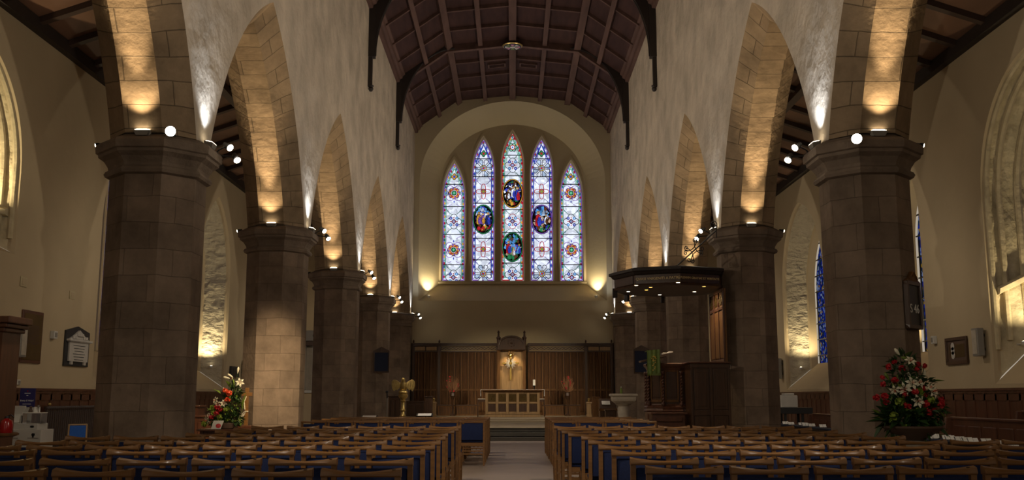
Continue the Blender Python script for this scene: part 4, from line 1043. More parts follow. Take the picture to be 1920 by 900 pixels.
# blue notice boards hung on the fourth pillars
for sgn, px, py0, py1, nm in ((-1, 715.5, 661, 696, 'fourth left pillar'), (1, 1202.5, 658, 698, 'fourth right pillar behind the pulpit')):
    Yp = PY[5] - THS[sgn] / 2 - .04
    X, Zt = at(px, py0, Yp); _, Zb = at(px, py1, Yp); w_ = .24
    o = thing('hymn_board', 'dark blue empty hymn board hung on the %s' % nm, 'board', (X, Yp, Zb), 0, 'blue boards on the far pillars')
    h = Zt - Zb
    m = MB(); m.box(-w_, w_, -.01, .03, 0, h); m.build('panel', 'boardblue', o)
    m = MB(); m.box(-w_ - .04, w_ + .04, -.03, .035, h, h + .06); m.box(-w_ - .04, w_ + .04, -.03, .035, -.05, 0); m.box(-w_ - .04, -w_, -.03, .035, 0, h); m.box(w_, w_ + .04, -.03, .035, 0, h); m.prism([(-w_ - .04, h + .06), (w_ + .04, h + .06), (0, h + .2)], -.02, .03, axis='y'); m.build('frame', 'oakdark', o)
# ================================================================== pulpit and its sounding board
PX, PYY = 3.34, 21.35
pu = thing('pulpit', 'dark oak panelled pulpit with twisted corner column and stair enclosure', 'pulpit', (0, 0, 0))
def ngon(cx, cy, r, n=8, a0=0): return [(cx + r * math.cos(a0 + 2 * PI * i / n), cy + r * math.sin(a0 + 2 * PI * i / n)) for i in range(n)]
TOPZ = 1.955
A8 = PI / 8
m = MB(); m.prism(ngon(PX, PYY, .46, 8, A8), 1.0, TOPZ - .05); m.build('drum', 'oakdark', pu)
m = MB(); m.loft([[(x, y, z) for x, y in ngon(PX, PYY, r, 8, A8)] for r, z in ((.52, .92), (.56, .96), (.53, 1.0), (.55, 1.04), (.48, 1.08), (.47, 1.10))]); m.build('base_moulding', 'oakred', pu, bevel=.004)
m = MB(); m.loft([[(x, y, z) for x, y in ngon(PX, PYY, r, 8, A8)] for r, z in ((.47, TOPZ - .16), (.50, TOPZ - .1), (.54, TOPZ - .06), (.55, TOPZ - .02), (.52, TOPZ))]); m.build('top_rail', 'oakred', pu, bevel=.004)
m = MB(); m.prism(ngon(PX, PYY, .53, 8, A8), 0, .93); m.build('plinth', 'oakred', pu, bevel=.01)
# round-headed panel on each visible face of the drum
for k in range(8):
    a = PI / 4 * k - PI / 2
    if k in (3, 4, 5): continue
    r = .46 * math.cos(A8); T = Matrix.Translation((PX + r * math.cos(a), PYY + r * math.sin(a), 0)) @ Matrix.Rotation(a + PI / 2, 4, 'Z')
    def P(poly, y0, y1, mt, nm):
        m = MB(); R = [[tuple(T @ Vector((x, y, z))) for x, z in poly] for y in (y0, y1)]; m.loft(R); return m.build(nm, mt, pu, bevel=.004)
    arcp = [(-.10, 1.24), (.10, 1.24), (.10, 1.66)] + [(.10 * math.cos(PI * j / 8), 1.66 + .07 * math.sin(PI * j / 8)) for j in range(1, 8)] + [(-.10, 1.66)]
    P(arcp, -.012, 0, 'oakdark', 'arched_panel')
    P([(-.13, 1.14), (.13, 1.14), (.13, 1.19), (-.13, 1.19)], -.02, 0, 'oak', 'panel_rail')
    P([(-.13, 1.77), (.13, 1.77), (.13, 1.80), (-.13, 1.80)], -.02, 0, 'oak', 'panel_rail')
    for q in (-1, 1): P([(q * .145, 1.14), (q * .115, 1.14), (q * .115, 1.80), (q * .145, 1.80)] if q < 0 else [(.115, 1.14), (.145, 1.14), (.145, 1.80), (.115, 1.80)], -.02, 0, 'oak', 'stile')
# the twisted columns at the corners
for k in range(8):
    a = A8 + PI / 4 * k
    if math.sin(a) > .5: continue
    cx_, cy_ = PX + .50 * math.cos(a), PYY + .50 * math.sin(a)
    m = MB(); n = 40; rings = []
    for j in range(n + 1):
        z = 1.10 + (TOPZ - .18 - 1.10) * j / n; tw = j * .8
        rings.append([(cx_ + (.026 + .012 * math.cos(2 * (t - tw))) * math.cos(t), cy_ + (.026 + .012 * math.cos(2 * (t - tw))) * math.sin(t), z) for t in [2 * PI * i / 10 for i in range(10)]])
    m.loft(rings); m.ball((cx_, cy_, 1.10), .045, n=8); m.ball((cx_, cy_, TOPZ - .2), .045, n=8); m.build('twisted_column', 'oakred', pu, smooth=.8)
# stair enclosure
E0, E1, EY = 3.60, 4.40, 20.16
m = MB(); m.box(E0, E1, EY, EY + .06, 0, TOPZ - .03); m.box(E0, E0 + .06, EY + .06, 20.8, 0, TOPZ - .03); m.build('enclosure', 'oakdark', pu)
m = MB(); m.box(E0 - .05, E1 + .02, EY - .04, EY + .12, TOPZ - .035, TOPZ); m.box(E0 - .05, E0 + .10, EY, 20.8, TOPZ - .035, TOPZ); m.build('handrail', 'oakred', pu, bevel=.01)
for (x0, x1, z0, z1) in ((3.67, 3.97, 1.0, 1.80), (4.06, 4.34, 1.0, 1.80), (3.67, 3.97, .12, .86), (4.06, 4.34, .12, .86)):
    m = MB(); m.box(x0, x1, EY - .018, EY, z0, z1); m.box(x0 + .05, x1 - .05, EY - .03, EY - .018, z0 + .06, z1 - .06); m.build('panel', 'oakdark', pu, bevel=.008)
for q in ((E0, E0 + .05), (E1 - .05, E1), (3.99, 4.04)): m = MB(); m.box(q[0], q[1], EY - .025, EY, .1, 1.83); m.build('stile', 'oakdark', pu, bevel=.004)
for q in ((.88, .98), (1.83, 1.9), (0, .1)): m = MB(); m.box(E0, E1, EY - .022, EY, q[0], q[1]); m.build('panel_rail', 'oakdark', pu, bevel=.004)
# lower seat in front of the drum
m = MB(); m.box(2.84, 3.50, 20.30, 20.82, 0, .92); m.build('clerk_desk', 'oakred', pu, bevel=.012)
m = MB(); m.prism([(2.92, .76), (3.42, .76), (3.44, .84), (2.90, .84)], 20.24, 20.30, axis='y'); m.box(2.80, 3.54, 20.26, 20.84, .90, .935); m.build('sloping_ledge', 'oakred', pu, bevel=.008)
m = MB(); m.box(3.02, 3.40, 20.285, 20.30, .15, .68); m.build('panel', 'oakred', pu, bevel=.006)
# book desk with the green fall
DX, DY = 2.93, 21.0
m = MB(); T = Matrix.Translation((DX, DY, 2.03)) @ Matrix.Rotation(-.2, 4, 'Y'); m.box(-.24, .3, -.2, .2, -.02, .02, T=T); m.box(.1, .18, -.06, .06, -.14, -.02, T=T); m.build('book_desk', 'oakdark', pu, bevel=.006)
gc = thing('pulpit_fall', 'green silk pulpit fall with gold emblem hanging from the book desk', 'cloth', (0, 0, 0))
X0, Z1 = at(1213, 657, 20.75); X1, Z0 = at(1238, 701, 20.75)
m = MB(); n = 14; rings = []
for j in range(2):
    rings.append([(X0 + (X1 - X0) * i / n, 20.72 + .012 * math.sin(i * 1.3) - .004 * j, (Z0, Z1)[j] + (.02 if j else .015) * i / n) for i in range(n + 1)])
top = [(x, y + .42, z - .01) for x, y, z in rings[1]]
bk = [[(x, y + .012, z) for x, y, z in r] for r in rings]
m.loft(rings, closed=False, cap=False); m.loft([rings[1], top], closed=False, cap=False); m.build('silk', 'green', gc, recalc=False).modifiers.new('thickness', 'SOLIDIFY').thickness = .008
xm, zm = (X0 + X1) / 2, (Z0 + Z1) / 2
m = MB()
for k in range(10): m.ball((xm + .026 * math.sin(k * 1.9), 20.70, zm + .12 - .032 * k), .020, n=6)
for k in range(6): a = k * PI / 3; m.ball((xm + .045 * math.cos(a), 20.70, zm + .07 + .045 * math.sin(a)), .018, n=6)
m.build('emblem', 'gold', gc)
m = MB()
for k in range(26): x = X0 + (X1 - X0) * k / 25; m.rod((x, 20.715, Z0 + .01), (x, 20.712, Z0 - .035), .004, n=4)
m.build('fringe', 'leaflight', gc)
X, Z = at(1250, 668, 21.1)
b = thing('pulpit_bible', 'thick open book lying on the pulpit desk beside the green fall', 'book', (X, 21.05, 2.145))
b.rotation_euler = (0, -.2, 0)
m = MB(); m.box(-.13, .13, -.1, .1, 0, .012); m.build('cover', 'oakred', b, bevel=.004)
m = MB()
for s in (-1, 1): m.prism([(0, .012), (s * .12, .012), (s * .12, .03), (s * .06, .048), (0, .03)], -.09, .09, axis='y')
m.build('pages', 'paper', b)
# wooden back board against the pillar
bb = thing('pulpit_backboard', 'warm oak panelled backboard rising from pulpit to sounding board', 'panelling', (0, 0, 0))
BX = 4.36
m = MB(); m.box(BX, BX + .04, 20.30, 21.70, 1.96, 3.47); m.build('board', 'oak', bb)
m = MB()
for y in (20.30, 20.75, 21.20, 21.64): m.box(BX - .03, BX, y, y + .06, 1.96, 3.47)
for z in (1.96, 3.04, 3.41): m.box(BX - .03, BX, 20.30, 21.70, z, z + .06)
m.build('frame', 'oakred', bb, bevel=.006)
for y in (20.38, 20.83, 21.28):
    m = MB(); m.box(BX - .018, BX, y, y + .36, 2.04, 3.02); m.build('panel', 'oak', bb, bevel=.01)
    m = MB()
    for k in range(7): m.ball((BX - .01, y + .05 + .045 * k, 3.24 + .07 * math.sin(k * 2.1)), .05, n=6, sq=(.4, 1, 1.4))
    m.build('carving', 'plaque', bb)
# sounding board
te = thing('pulpit_canopy', 'dark octagonal sounding board with gold lettering above the pulpit', 'canopy', (0, 0, 0))
TX, TY, TR = 3.42, 21.2, 1.30
def clipx(P, lim):
    out = []
    for i in range(len(P)):
        a, b_ = P[i], P[(i + 1) % len(P)]
        if a[0] <= lim: out.append(a)
        if (a[0] <= lim) != (b_[0] <= lim):
            t = (lim - a[0]) / (b_[0] - a[0]); out.append((lim, a[1] + (b_[1] - a[1]) * t))
    return out
def o8(r): return clipx(ngon(TX, TY, r, 8, -PI / 2), 4.385)
def ringz(r, z): return [(x, y, z) for x, y in o8(r)]
m = MB(); m.loft([ringz(1.22, 3.53), ringz(1.22, 3.77)]); m.build('frieze', 'oakdark', te)
m = MB(); m.loft([ringz(1.22, 3.74), ringz(1.26, 3.76), ringz(1.30, 3.81), ringz(1.34, 3.82), ringz(1.34, 3.87), ringz(1.25, 3.90)]); m.build('cornice', 'truss', te)
m = MB(); m.loft([ringz(1.20, 3.50), ringz(1.25, 3.505), ringz(1.26, 3.54), ringz(1.23, 3.56), ringz(1.20, 3.56)]); m.build('lower_moulding', 'oakdark', te)
m = MB(); m.loft([ringz(1.21, 3.505), ringz(1.21, 3.55)]); m.build('soffit', 'oaklight', te)  # paler oak puts the ambient light on the underside into its colour
for k in (4, 5, 6):      # shaped brackets under the back corners
    a = -PI / 2 + PI / 4 * k; c_, s_ = math.cos(a), math.sin(a)
    m = MB(); m.prism([(-.03, 0), (.03, 0), (.03, .22), (-.03, .22)], 0, .01) if False else m.loft([[(TX + c_ * r - s_ * w_, TY + s_ * r + c_ * w_, z) for r, w_ in ((1.16, -.04), (1.16, .04), (1.26, .04), (1.26, -.04))] for z in (3.36, 3.56)]); m.build('corner_pendant', 'truss', te, bevel=.01)
def lettering(txt, k, size, dx):
    a0, a1 = -PI / 2 + PI / 4 * k, -PI / 2 + PI / 4 * (k + 1)
    p0, p1 = Vector((TX + 1.22 * math.cos(a0), TY + 1.22 * math.sin(a0), 0)), Vector((TX + 1.22 * math.cos(a1), TY + 1.22 * math.sin(a1), 0))
    mid = (p0 + p1) / 2; am = (a0 + a1) / 2
    T = Matrix.Translation((mid.x + .008 * math.cos(am), mid.y + .008 * math.sin(am), 3.655)) @ Matrix.Rotation(am + PI / 2, 4, 'Z') @ FACE_CAM @ Matrix.Translation((dx, 0, 0))
    words(txt, size, 'text', 'lettering', te, T, .003)
lettering('QVASI VNIGENITI A PATRE', -1, .078, 0)
lettering('PLENVM GRATIAE ET VERITATIS', 0, .066, 0)
for k in (-2,):
    a = -PI / 2 + PI / 4 * (k + .5)
    T = Matrix.Translation((TX + 1.127 * math.cos(a), TY + 1.127 * math.sin(a), 3.65)) @ Matrix.Rotation(a + PI / 2, 4, 'Z')
    m = MB(); m.box(-.36, .36, -.02, .01, -.09, .09, T=T); m.build('carved_panel', 'oakdark', te, bevel=.01)
LEDS = [(1178, 546, 'led', 21.75), (1193, 534.5, 'led', 21.3), (1212, 543, 'ledamber', 21.7), (1220, 538, 'ledamber', 21.4), (1237, 552, 'led', 22.2), (1271.5, 529, 'led', 21.05), (1302, 546.5, 'led', 22.0), (1320, 536.5, 'ledamber', 21.4)]
for px, py, mt, _ in LEDS:      # recessed lamps in the underside
    t = (3.505 - EYE) / (at(px, py, 1.0)[1] - EYE); x = at(px, py, t)[0]; y = t
    m = MB(); m.lathe([(.035, .0), (.035, .012), (0, .012)], (x, y, 3.495), 14); m.build('downlight_lens', mt, te)
    m = MB(); m.lathe([(.036, .0), (.05, .0), (.05, .012), (.036, .012)], (x, y, 3.496), 14); m.build('downlight_ring', 'brass', te)
# wrought iron stay from the pillar to the board
ir = thing('iron_stay', 'black wrought-iron stay with scrolls from the pillar down to the sounding board', 'bracket', (0, 0, 0))
XA, ZA = at(1343, 432, 20.0); XB, ZB = at(1263, 501, 20.9); ZB = 3.95
pa, pb = Vector((XA, 20.0, ZA)), Vector((XB, 20.9, ZB))
m = MB(); m.rod(pa, pb, .016, n=6); m.build('rod', 'iron', ir)
dirv = (pb - pa).normalized(); up = Vector((0, 0, 1)); nrm = (up - dirv * up.dot(dirv)).normalized()
def P2(u, v): return pa + dirv * u + nrm * v
Lr = (pb - pa).length
def scroll(u0, v0, r, s0, turns, sg, nm='scroll'):
    pts = []
    for k in range(26):
        t = k / 25; a = s0 + sg * turns * 2 * PI * t; rr_ = r * (1 - .75 * t); pts.append(P2(u0 + rr_ * math.cos(a), v0 + rr_ * math.sin(a)))
    m = MB(); m.tube(pts, .010, 5); m.build(nm, 'iron', ir)
um = Lr * .52
for qa in (-1, 1):
    for qb in (-1, 1):
        scroll(um + qa * .13, qb * .17, .055, -qb * PI / 2, 1.2, qa * qb); scroll(um + qa * .20, qb * .09, .055, PI / 2 + (PI if qa > 0 else 0) - PI / 2, 1.2, -qa * qb)
    pts = [P2(um + .22 * t, qa * (.05 + .12 * t * t * 1.0 + .0)) for t in [-.9 + .18 * j for j in range(11)]]; m = MB(); m.tube(pts, .010, 5); m.build('scroll', 'iron', ir)
    pts = [P2(um + qa * (.06 + .10 * t * t), .20 * t) for t in [-.9 + .18 * j for j in range(11)]]; m = MB(); m.tube(pts, .010, 5); m.build('scroll', 'iron', ir)
scroll(.0, .14, .10, -PI / 2, 1.5, -1)
m = MB(); m.tube([P2(0, 0), P2(-.06, .06), P2(-.03, .13)], .012, 6); m.rod(pa, pa + Vector((.0, 0, -.16)), .012); m.build('wall_hook', 'iron', ir)
# ================================================================== things along the aisles
def wallthing(name, label, cat, sx, px, py, group=None):
    """an Empty on the aisle wall at a pixel, local x along the wall (rightwards seen from the nave), local -y into the room"""
    y, z = onwall(px, py, sx * XO)
    o = thing(name, label, cat, (sx * (XO - .002), y, z), -sx * PI / 2 if sx > 0 else PI / 2, group)
    o.rotation_euler = (0, 0, PI / 2 if sx < 0 else -PI / 2)
    return o
def wspan(sx, pxa, pxb, pya, pyb):
    """local half width and heights of a flat thing between two pixel corners"""
    ya, za = onwall(pxa, pya, sx * XO); yb, zb = onwall(pxb, pyb, sx * XO)
    return abs(yb - ya) / 2, za, zb
# ---- left wall: brass plaque
hw, _, _ = wspan(-1, 40, 79, 628, 628); zt = onwall(59, 583, -XO)[1]; zb = onwall(54, 681, -XO)[1]
o = wallthing('memorial_plaque', 'tall brass memorial plaque in a wooden frame on the left wall', 'plaque', -1, 57, 630); o.location.z = zb; h = zt - zb
m = MB(); m.box(-hw, hw, -.035, 0, 0, h); m.build('backing', 'oakred', o, bevel=.008)
m = MB(); m.box(-hw + .07, hw - .05, -.045, -.034, .06, h - .06); m.build('plate', 'plaque', o, bevel=.004)
m = MB()
for k in range(17): m.box(-hw * .62, hw * (.5 + .12 * ((k * 7) % 3)), -.048, -.044, h * .36 + k * h * .022, h * .36 + k * h * .022 + .012)
m.build('engraved_lines', 'oakdark', o)
# ---- marble memorial
hw, _, _ = wspan(-1, 120, 165, 650, 650); zt = onwall(143, 612, -XO)[1]; zb = onwall(140, 687, -XO)[1]
o = wallthing('marble_memorial', 'white marble memorial with pediment on a black backing, left wall', 'memorial', -1, 142, 650); o.location.z = zb; h = zt - zb
m = MB(); m.prism([(-hw, 0), (hw, 0), (hw, h * .87), (0, h), (-hw, h * .87)], -.04, 0, axis='y'); m.build('backing', 'slate', o, bevel=.006)
m = MB(); m.box(-hw * .78, hw * .78, -.08, -.04, .10, h * .60); m.build('tablet', 'marble', o, bevel=.006)
m = MB(); m.box(-hw * .95, hw * .95, -.13, -.04, h * .61, h * .66); m.box(-hw * .88, hw * .88, -.11, -.04, h * .59, h * .61); m.build('cornice', 'marble', o, bevel=.006)
m = MB(); m.prism([(-hw * .8, h * .67), (hw * .8, h * .67), (hw * .5, h * .74), (0, h * .90), (-hw * .5, h * .74)], -.08, -.04, axis='y')
for k in range(7): m.ball((-hw * .55 + hw * .18 * k, -.09, h * .71 + (.06 if k in (2, 3, 4) else 0)), .06, n=7, sq=(1, .5, 1))
m.build('relief', 'marble', o)
for s in (-1, 1): m = MB(); m.box(s * hw * .55 - .04, s * hw * .55 + .04, -.09, -.04, .03, .10); m.build('bracket', 'marble', o, bevel=.008)
m = MB()
for k in range(6): m.box(-hw * (.5 - .06 * (k % 3)), hw * (.5 - .06 * (k % 3)), -.083, -.079, h * .50 - k * h * .07, h * .50 - k * h * .07 + .014)
m.build('engraved_lines', 'slate', o)
# ---- column speakers
def colspeaker(sx, pxa, pxb, pyt, pyb, label):
    hw, _, _ = wspan(sx, pxa, pxb, (pyt + pyb) / 2, (pyt + pyb) / 2); px = (pxa + pxb) / 2
    zt = onwall(px, pyt, sx * XO)[1]; zb = onwall(px, pyb, sx * XO)[1]
    o = wallthing('column_speaker', label, 'speaker', sx, px, (pyt + pyb) / 2, 'column speakers'); o.location.z = zb; h = zt - zb; hw = min(hw, .13)
    m = MB(); m.box(-hw, hw, -.20, -.06, 0, h); m.build('cabinet', 'grey', o, bevel=.015)
    m = MB(); m.box(-hw * .75, hw * .75, -.21, -.20, .04, h - .04); m.build('grille', 'stonepale', o, bevel=.006)
    for q in (.2, .7): m = MB(); m.box(-.03, .03, -.06, 0, h * q, h * (q + .1)); m.build('bracket', 'black', o)
colspeaker(-1, 14, 37, 609, 670, 'pale column speaker on the left wall beside the brass plaque')
colspeaker(1, 1836, 1856, 615, 668, 'pale column speaker beside the big window on the right wall')
colspeaker(-1, 449, 459, 675, 706, 'pale column speaker half hidden by the second left pillar')
colspeaker(1, 1461, 1474, 672, 710, 'small column speaker left of the far window on the right')
# ---- small wall boxes
def wallbox(sx, px, py, w_, h_, name, label, cat, mt, d=.06, part='face', pm='grey', group=None):
    o = wallthing(name, label, cat, sx, px, py, group)
    m = MB(); m.box(-w_ / 2, w_ / 2, -d, 0, -h_ / 2, h_ / 2); m.build('case', mt, o, bevel=.01)
    m = MB(); m.box(-w_ * .32, w_ * .32, -d - .008, -d, -h_ * .3, h_ * .3); m.build(part, pm, o, bevel=.004)
wallbox(-1, 43.5, 528.5, .26, .20, 'vent_cover', 'small square vent high on the left wall above the brass plaque', 'vent', 'stonecream', .02, 'grille', 'aisle', 'square vents on the left wall')
wallbox(-1, 134.5, 553.5, .26, .18, 'vent_cover', 'small square vent on the left wall above the marble memorial', 'vent', 'stonecream', .02, 'grille', 'aisle', 'square vents on the left wall')
wallbox(-1, 97, 628, .16, .16, 'alarm_box', 'white alarm box between the brass plaque and marble memorial', 'alarm', 'white', .09)
wallbox(1, 1755, 637.5, .14, .18, 'alarm_box', 'white alarm box left of the framed picture, right wall', 'alarm', 'white', .09)
wallbox(-1, 33, 716.5, .13, .10, 'light_switch', 'small double light switch low on the left wall', 'switch', 'white', .03)
wallbox(-1, 8, 716, .22, .12, 'fire_sign', 'tiny red and white fire sign low on the left wall', 'sign', 'white', .012, 'symbol', 'redpaint')
wallbox(-1, 437, 697, .95, .36, 'loudspeaker_box', 'small dark box on the wall behind the lit flowers', 'box', 'slate', .08, 'front', 'black')
# ---- framed picture on the right wall
hw, _, _ = wspan(1, 1776, 1816, 657, 657); zt = onwall(1796, 632, XO)[1]; zb = onwall(1796, 683.5, XO)[1]
o = wallthing('framed_picture', 'square brown framed textile picture on the right wall', 'picture', 1, 1796, 657); o.location.z = zb; h = zt - zb
m = MB(); m.box(-hw + .03, hw - .03, -.02, 0, .03, h - .03); m.build('canvas', 'terracotta', o)
m = MB(); m.box(-hw + .15, hw - .15, -.024, -.02, .15, h - .15); m.build('mount', 'plaque', o)
m = MB()
for a, b, c_, d in ((-hw, hw, 0, .07), (-hw, hw, h - .07, h), (-hw, -hw + .07, .07, h - .07), (hw - .07, hw, .07, h - .07)): m.box(a, b, -.05, 0, c_, d)
m.build('frame', 'oakdark', o, bevel=.008)
m = MB()
for k in range(3):
    m.lathe([(.05, 0), (.085, 0), (.085, .006), (.05, .006)], (0, 0, 0), 14, T=Matrix.Translation((-hw * .35, -.026, h * (.35 + .16 * k))) @ Matrix.Rotation(PI / 2, 4, 'X'))
m.build('stitched_rings', 'marble', o)
# ---- hymn board with numbers on the first right pillar
TH_R = THS[1]; IN_R = TH_R / 2; xp = W + TH_R
YB = PY[2] - IN_R - .05
xx, zt = at(1711, 532, YB); _, zb = at(1712, 608, YB)
hb = thing('hymn_board', 'black hymn board with white numbers in a carved frame on the near right pillar', 'board', (5.40, PY[2] - IN_R + .14, zb))
hb.rotation_euler = (0, 0, PI / 4); h = zt - zb; w_ = .165
# it hangs on the outer chamfer of the pillar
ax = xp - .164; ay = PY[2] - IN_R + .164; nn = Vector((math.cos(-PI / 4), math.sin(-PI / 4), 0)); hb.location = (ax + nn.x * .03, ay + nn.y * .03, zb)
m = MB(); m.box(-w_, w_, -.02, .02, 0, h); m.build('panel', 'slate', hb)
m = MB()
for a, b, c_, d in ((-w_ - .045, w_ + .045, -.05, 0), (-w_ - .045, w_ + .045, h, h + .05), (-w_ - .045, -w_, 0, h), (w_, w_ + .045, 0, h)): m.box(a, b, -.04, .02, c_, d)
m.build('frame', 'oakdark', hb, bevel=.006)
m = MB(); m.prism([(-w_ - .05, h + .05), (w_ + .05, h + .05), (w_ * .55, h + .10), (0, h + .19), (-w_ * .55, h + .10)], -.03, .02, axis='y'); m.tube([(-w_ * .8, -.03, h + .08), (-.02, -.035, h + .17), (.0, -.035, h + .12)], .015, 6); m.tube([(w_ * .8, -.03, h + .08), (.02, -.035, h + .17)], .015, 6); m.build('pediment', 'oak', hb)
words('S 46', .17, 'whitetext', 'number_cards', hb, Matrix.Translation((.0, -.026, h * .40)) @ FACE_CAM, .003)
# ---- pews and book rests along the right aisle
def pew(x0, x1, ya, yb, zb_, label, book_x=None):
    o = thing('pew', label, 'pew', ((x0 + x1) / 2, (ya + yb) / 2, 0), 0, 'pews along the right wall'); hx, hy = (x1 - x0) / 2, (yb - ya) / 2
    m = MB(); m.box(hx - .05, hx, -hy, hy, .05, zb_); m.build('backrest', 'oakred', o, bevel=.008)
    m = MB(); m.box(hx - .07, hx + .03, -hy, hy, zb_, zb_ + .045); m.build('top_rail', 'oakred', o, bevel=.01)
    m = MB(); m.box(-hx + .1, hx - .05, -hy + .04, hy - .04, .42, .46); m.build('seat', 'oakred', o, bevel=.01)
    for q in (-1, 1): m = MB(); m.prism([(-hx + .05, 0), (hx, 0), (hx, zb_ + .03), (hx - .15, zb_ + .03), (hx - .2, .62), (-hx + .05, .58)], q * hy - .03, q * hy + .03, axis='y'); m.build('end_panel', 'oakred', o, bevel=.01)
    m = MB(); n = max(2, int((yb - ya) / .55))
    for k in range(n): a = -hy + .06 + (2 * hy - .12) * k / n; m.box(hx - .065, hx - .05, a + .05, a + (2 * hy - .12) / n - .05, .5, zb_ - .1)
    m.build('raised_panels', 'oakred', o, bevel=.008)
    return o
pew(7.0, 7.75, 12.6, 17.6, .86, 'long low mahogany pew against the right wall nearest the camera')
pew(7.0, 7.60, 19.6, 25.2, .80, 'long mahogany pew along the right wall beyond the first pillar')
pew(7.9, 8.7, 12.6, 17.0, .98, 'taller mahogany pew behind the long low pew, right wall')
def rest(ya, yb, label, z=.62):
    o = thing('book_rest', label, 'book rest', (6.42, (ya + yb) / 2, 0), 0, 'book rests in the right aisle'); hy = (yb - ya) / 2
    m = MB(); m.box(-.03, .03, -hy, hy, .05, z - .03); m.build('front_panel', 'oakdark', o, bevel=.006)
    m = MB(); T = Matrix.Translation((-.02, 0, z - .015)) @ Matrix.Rotation(.0, 4, 'Y'); m.box(-.17, .17, -hy, hy, -.015, .015, T=T); m.build('shelf', 'boardblue', o, bevel=.005)
    for q in (-1, 1): m = MB(); m.box(-.15, .15, q * hy - .025, q * hy + .025, 0, z - .03); m.build('end_panel', 'oakdark', o, bevel=.006)
rest(12.7, 16.6, 'dark book rest with white booklets before the near right pew')
rest(19.8, 24.6, 'dark book rest with white booklets beyond the near right pillar')
def spread(ys, gap=.10):
    out = []
    for y in ys: out.append(y if not out else min(y, out[-1] - gap))
    return out
def booklet(y, dx, z, label):
    o = thing('booklet', label, 'booklet', (6.38 + dx, y, z), random.uniform(-.05, .05), 'open booklets on the right book rests')
    T = Matrix.Rotation(.85, 4, 'X')
    m = MB(); m.box(-.068, -.003, 0, .075, .004, .012, T=T); m.box(.003, .068, 0, .075, .004, .012, T=T); m.build('pages', 'paper', o)
    m = MB(); m.box(-.074, .074, -.004, .08, 0, .004, T=T); m.build('cover', 'boardblue', o)
ys = [onwall(px, 826, 6.38)[0] for px in (1748, 1757, 1770, 1779, 1802, 1817, 1834, 1845, 1886, 1901)]
for k, y in enumerate(spread(ys)): booklet(y, random.uniform(-.06, .06), .624, 'white open booklet on the near right book rest, %s from its far end' % ORD[k])
ys = [onwall(px, 800, 6.38)[0] for px in (1477, 1489, 1501, 1506, 1512, 1523, 1540)]
for k, y in enumerate(spread(ys)): booklet(y, random.uniform(-.06, .06), .624, 'small white open booklet on the far right book rest, %s from its far end' % ORD[k])
# bags on the far pew
X, Z = at(1478.5, 760, 25.8)
o = thing('storage_box', 'pale marbled cardboard box under the far right window', 'box', (X, 25.9, 0)); _, zt = at(1478, 741, 25.8); _, zb = at(1478, 764, 25.8); X0 = at(1463, 750, 25.8)[0]; X1 = at(1495, 750, 25.8)[0]; hw = (X1 - X0) / 2
o.location = ((X0 + X1) / 2, 25.95, zb)
m = MB(); m.box(-hw, hw, -.2, .2, 0, zt - zb); m.build('carton', 'marble', o, bevel=.02)
m = MB(); m.box(-hw * .5, hw * .7, -.15, .15, zt - zb, zt - zb + .05); m.build('folded_cloth', 'white', o, bevel=.02)
t = thing('side_table', 'dark side table carrying the pale cardboard box', 'table', ((X0 + X1) / 2 + .1, 25.95, 0))
m = MB(); m.box(-hw - .15, hw + .25, -.28, .28, zb - .16, zb - .002); m.build('tabletop', 'slate', t, bevel=.008)
for a in (-1, 1):
    for b in (-1, 1): m = MB(); m.box(a * hw - .03, a * hw + .03, b * .2 - .03, b * .2 + .03, 0, zb - .16); m.build('leg', 'slate', t)
# ---- left aisle: cupboard, radiator, table, donation point, chair
Yc = 14.3
Xr, Zt = at(22, 592, Yc - .3)
o = thing('bookcase', 'tall mahogany bookcase with moulded cornice at the far left edge', 'bookcase', (Xr - .75, Yc, 0)); h = Zt - .0
m = MB(); m.box(-.6, .6, -.22, .3, 0, h - .22); m.build('carcass', 'oakred', o)
m = MB(); m.box(-.66, .66, -.28, .32, h - .22, h - .16); m.box(-.70, .70, -.31, .33, h - .16, h - .10); m.box(-.75, .75, -.35, .34, h - .10, h); m.build('cornice', 'oakred', o, bevel=.015)
for q in (-1, 1):
    m = MB(); xa_, xb_ = (q * .02, q * .56)
    for a, b, c_, d in ((min(xa_, xb_), max(xa_, xb_), .35, .43), (min(xa_, xb_), max(xa_, xb_), h - .34, h - .26), (min(xa_, xb_), min(xa_, xb_) + .07, .43, h - .34), (max(xa_, xb_) - .07, max(xa_, xb_), .43, h - .34)): m.box(a, b, -.25, -.22, c_, d)
    f_ = m.build('door', 'oakred', o, bevel=.006)
    m = MB(); m.box(min(xa_, xb_) + .07, max(xa_, xb_) - .07, -.235, -.228, .43, h - .34); m.build('dark_pane', 'slate', f_)
m = MB(); m.ball((.5, -.27, h - .45), .05, n=8); m.ball((.5, -.27, h - .37), .035, n=8); m.ball((.5, -.27, h - .53), .04, n=8); m.build('brass_mount', 'brass', o)
m = MB(); m.box(-.62, .62, -.26, .3, 0, .18); m.build('plinth', 'oakred', o, bevel=.01)
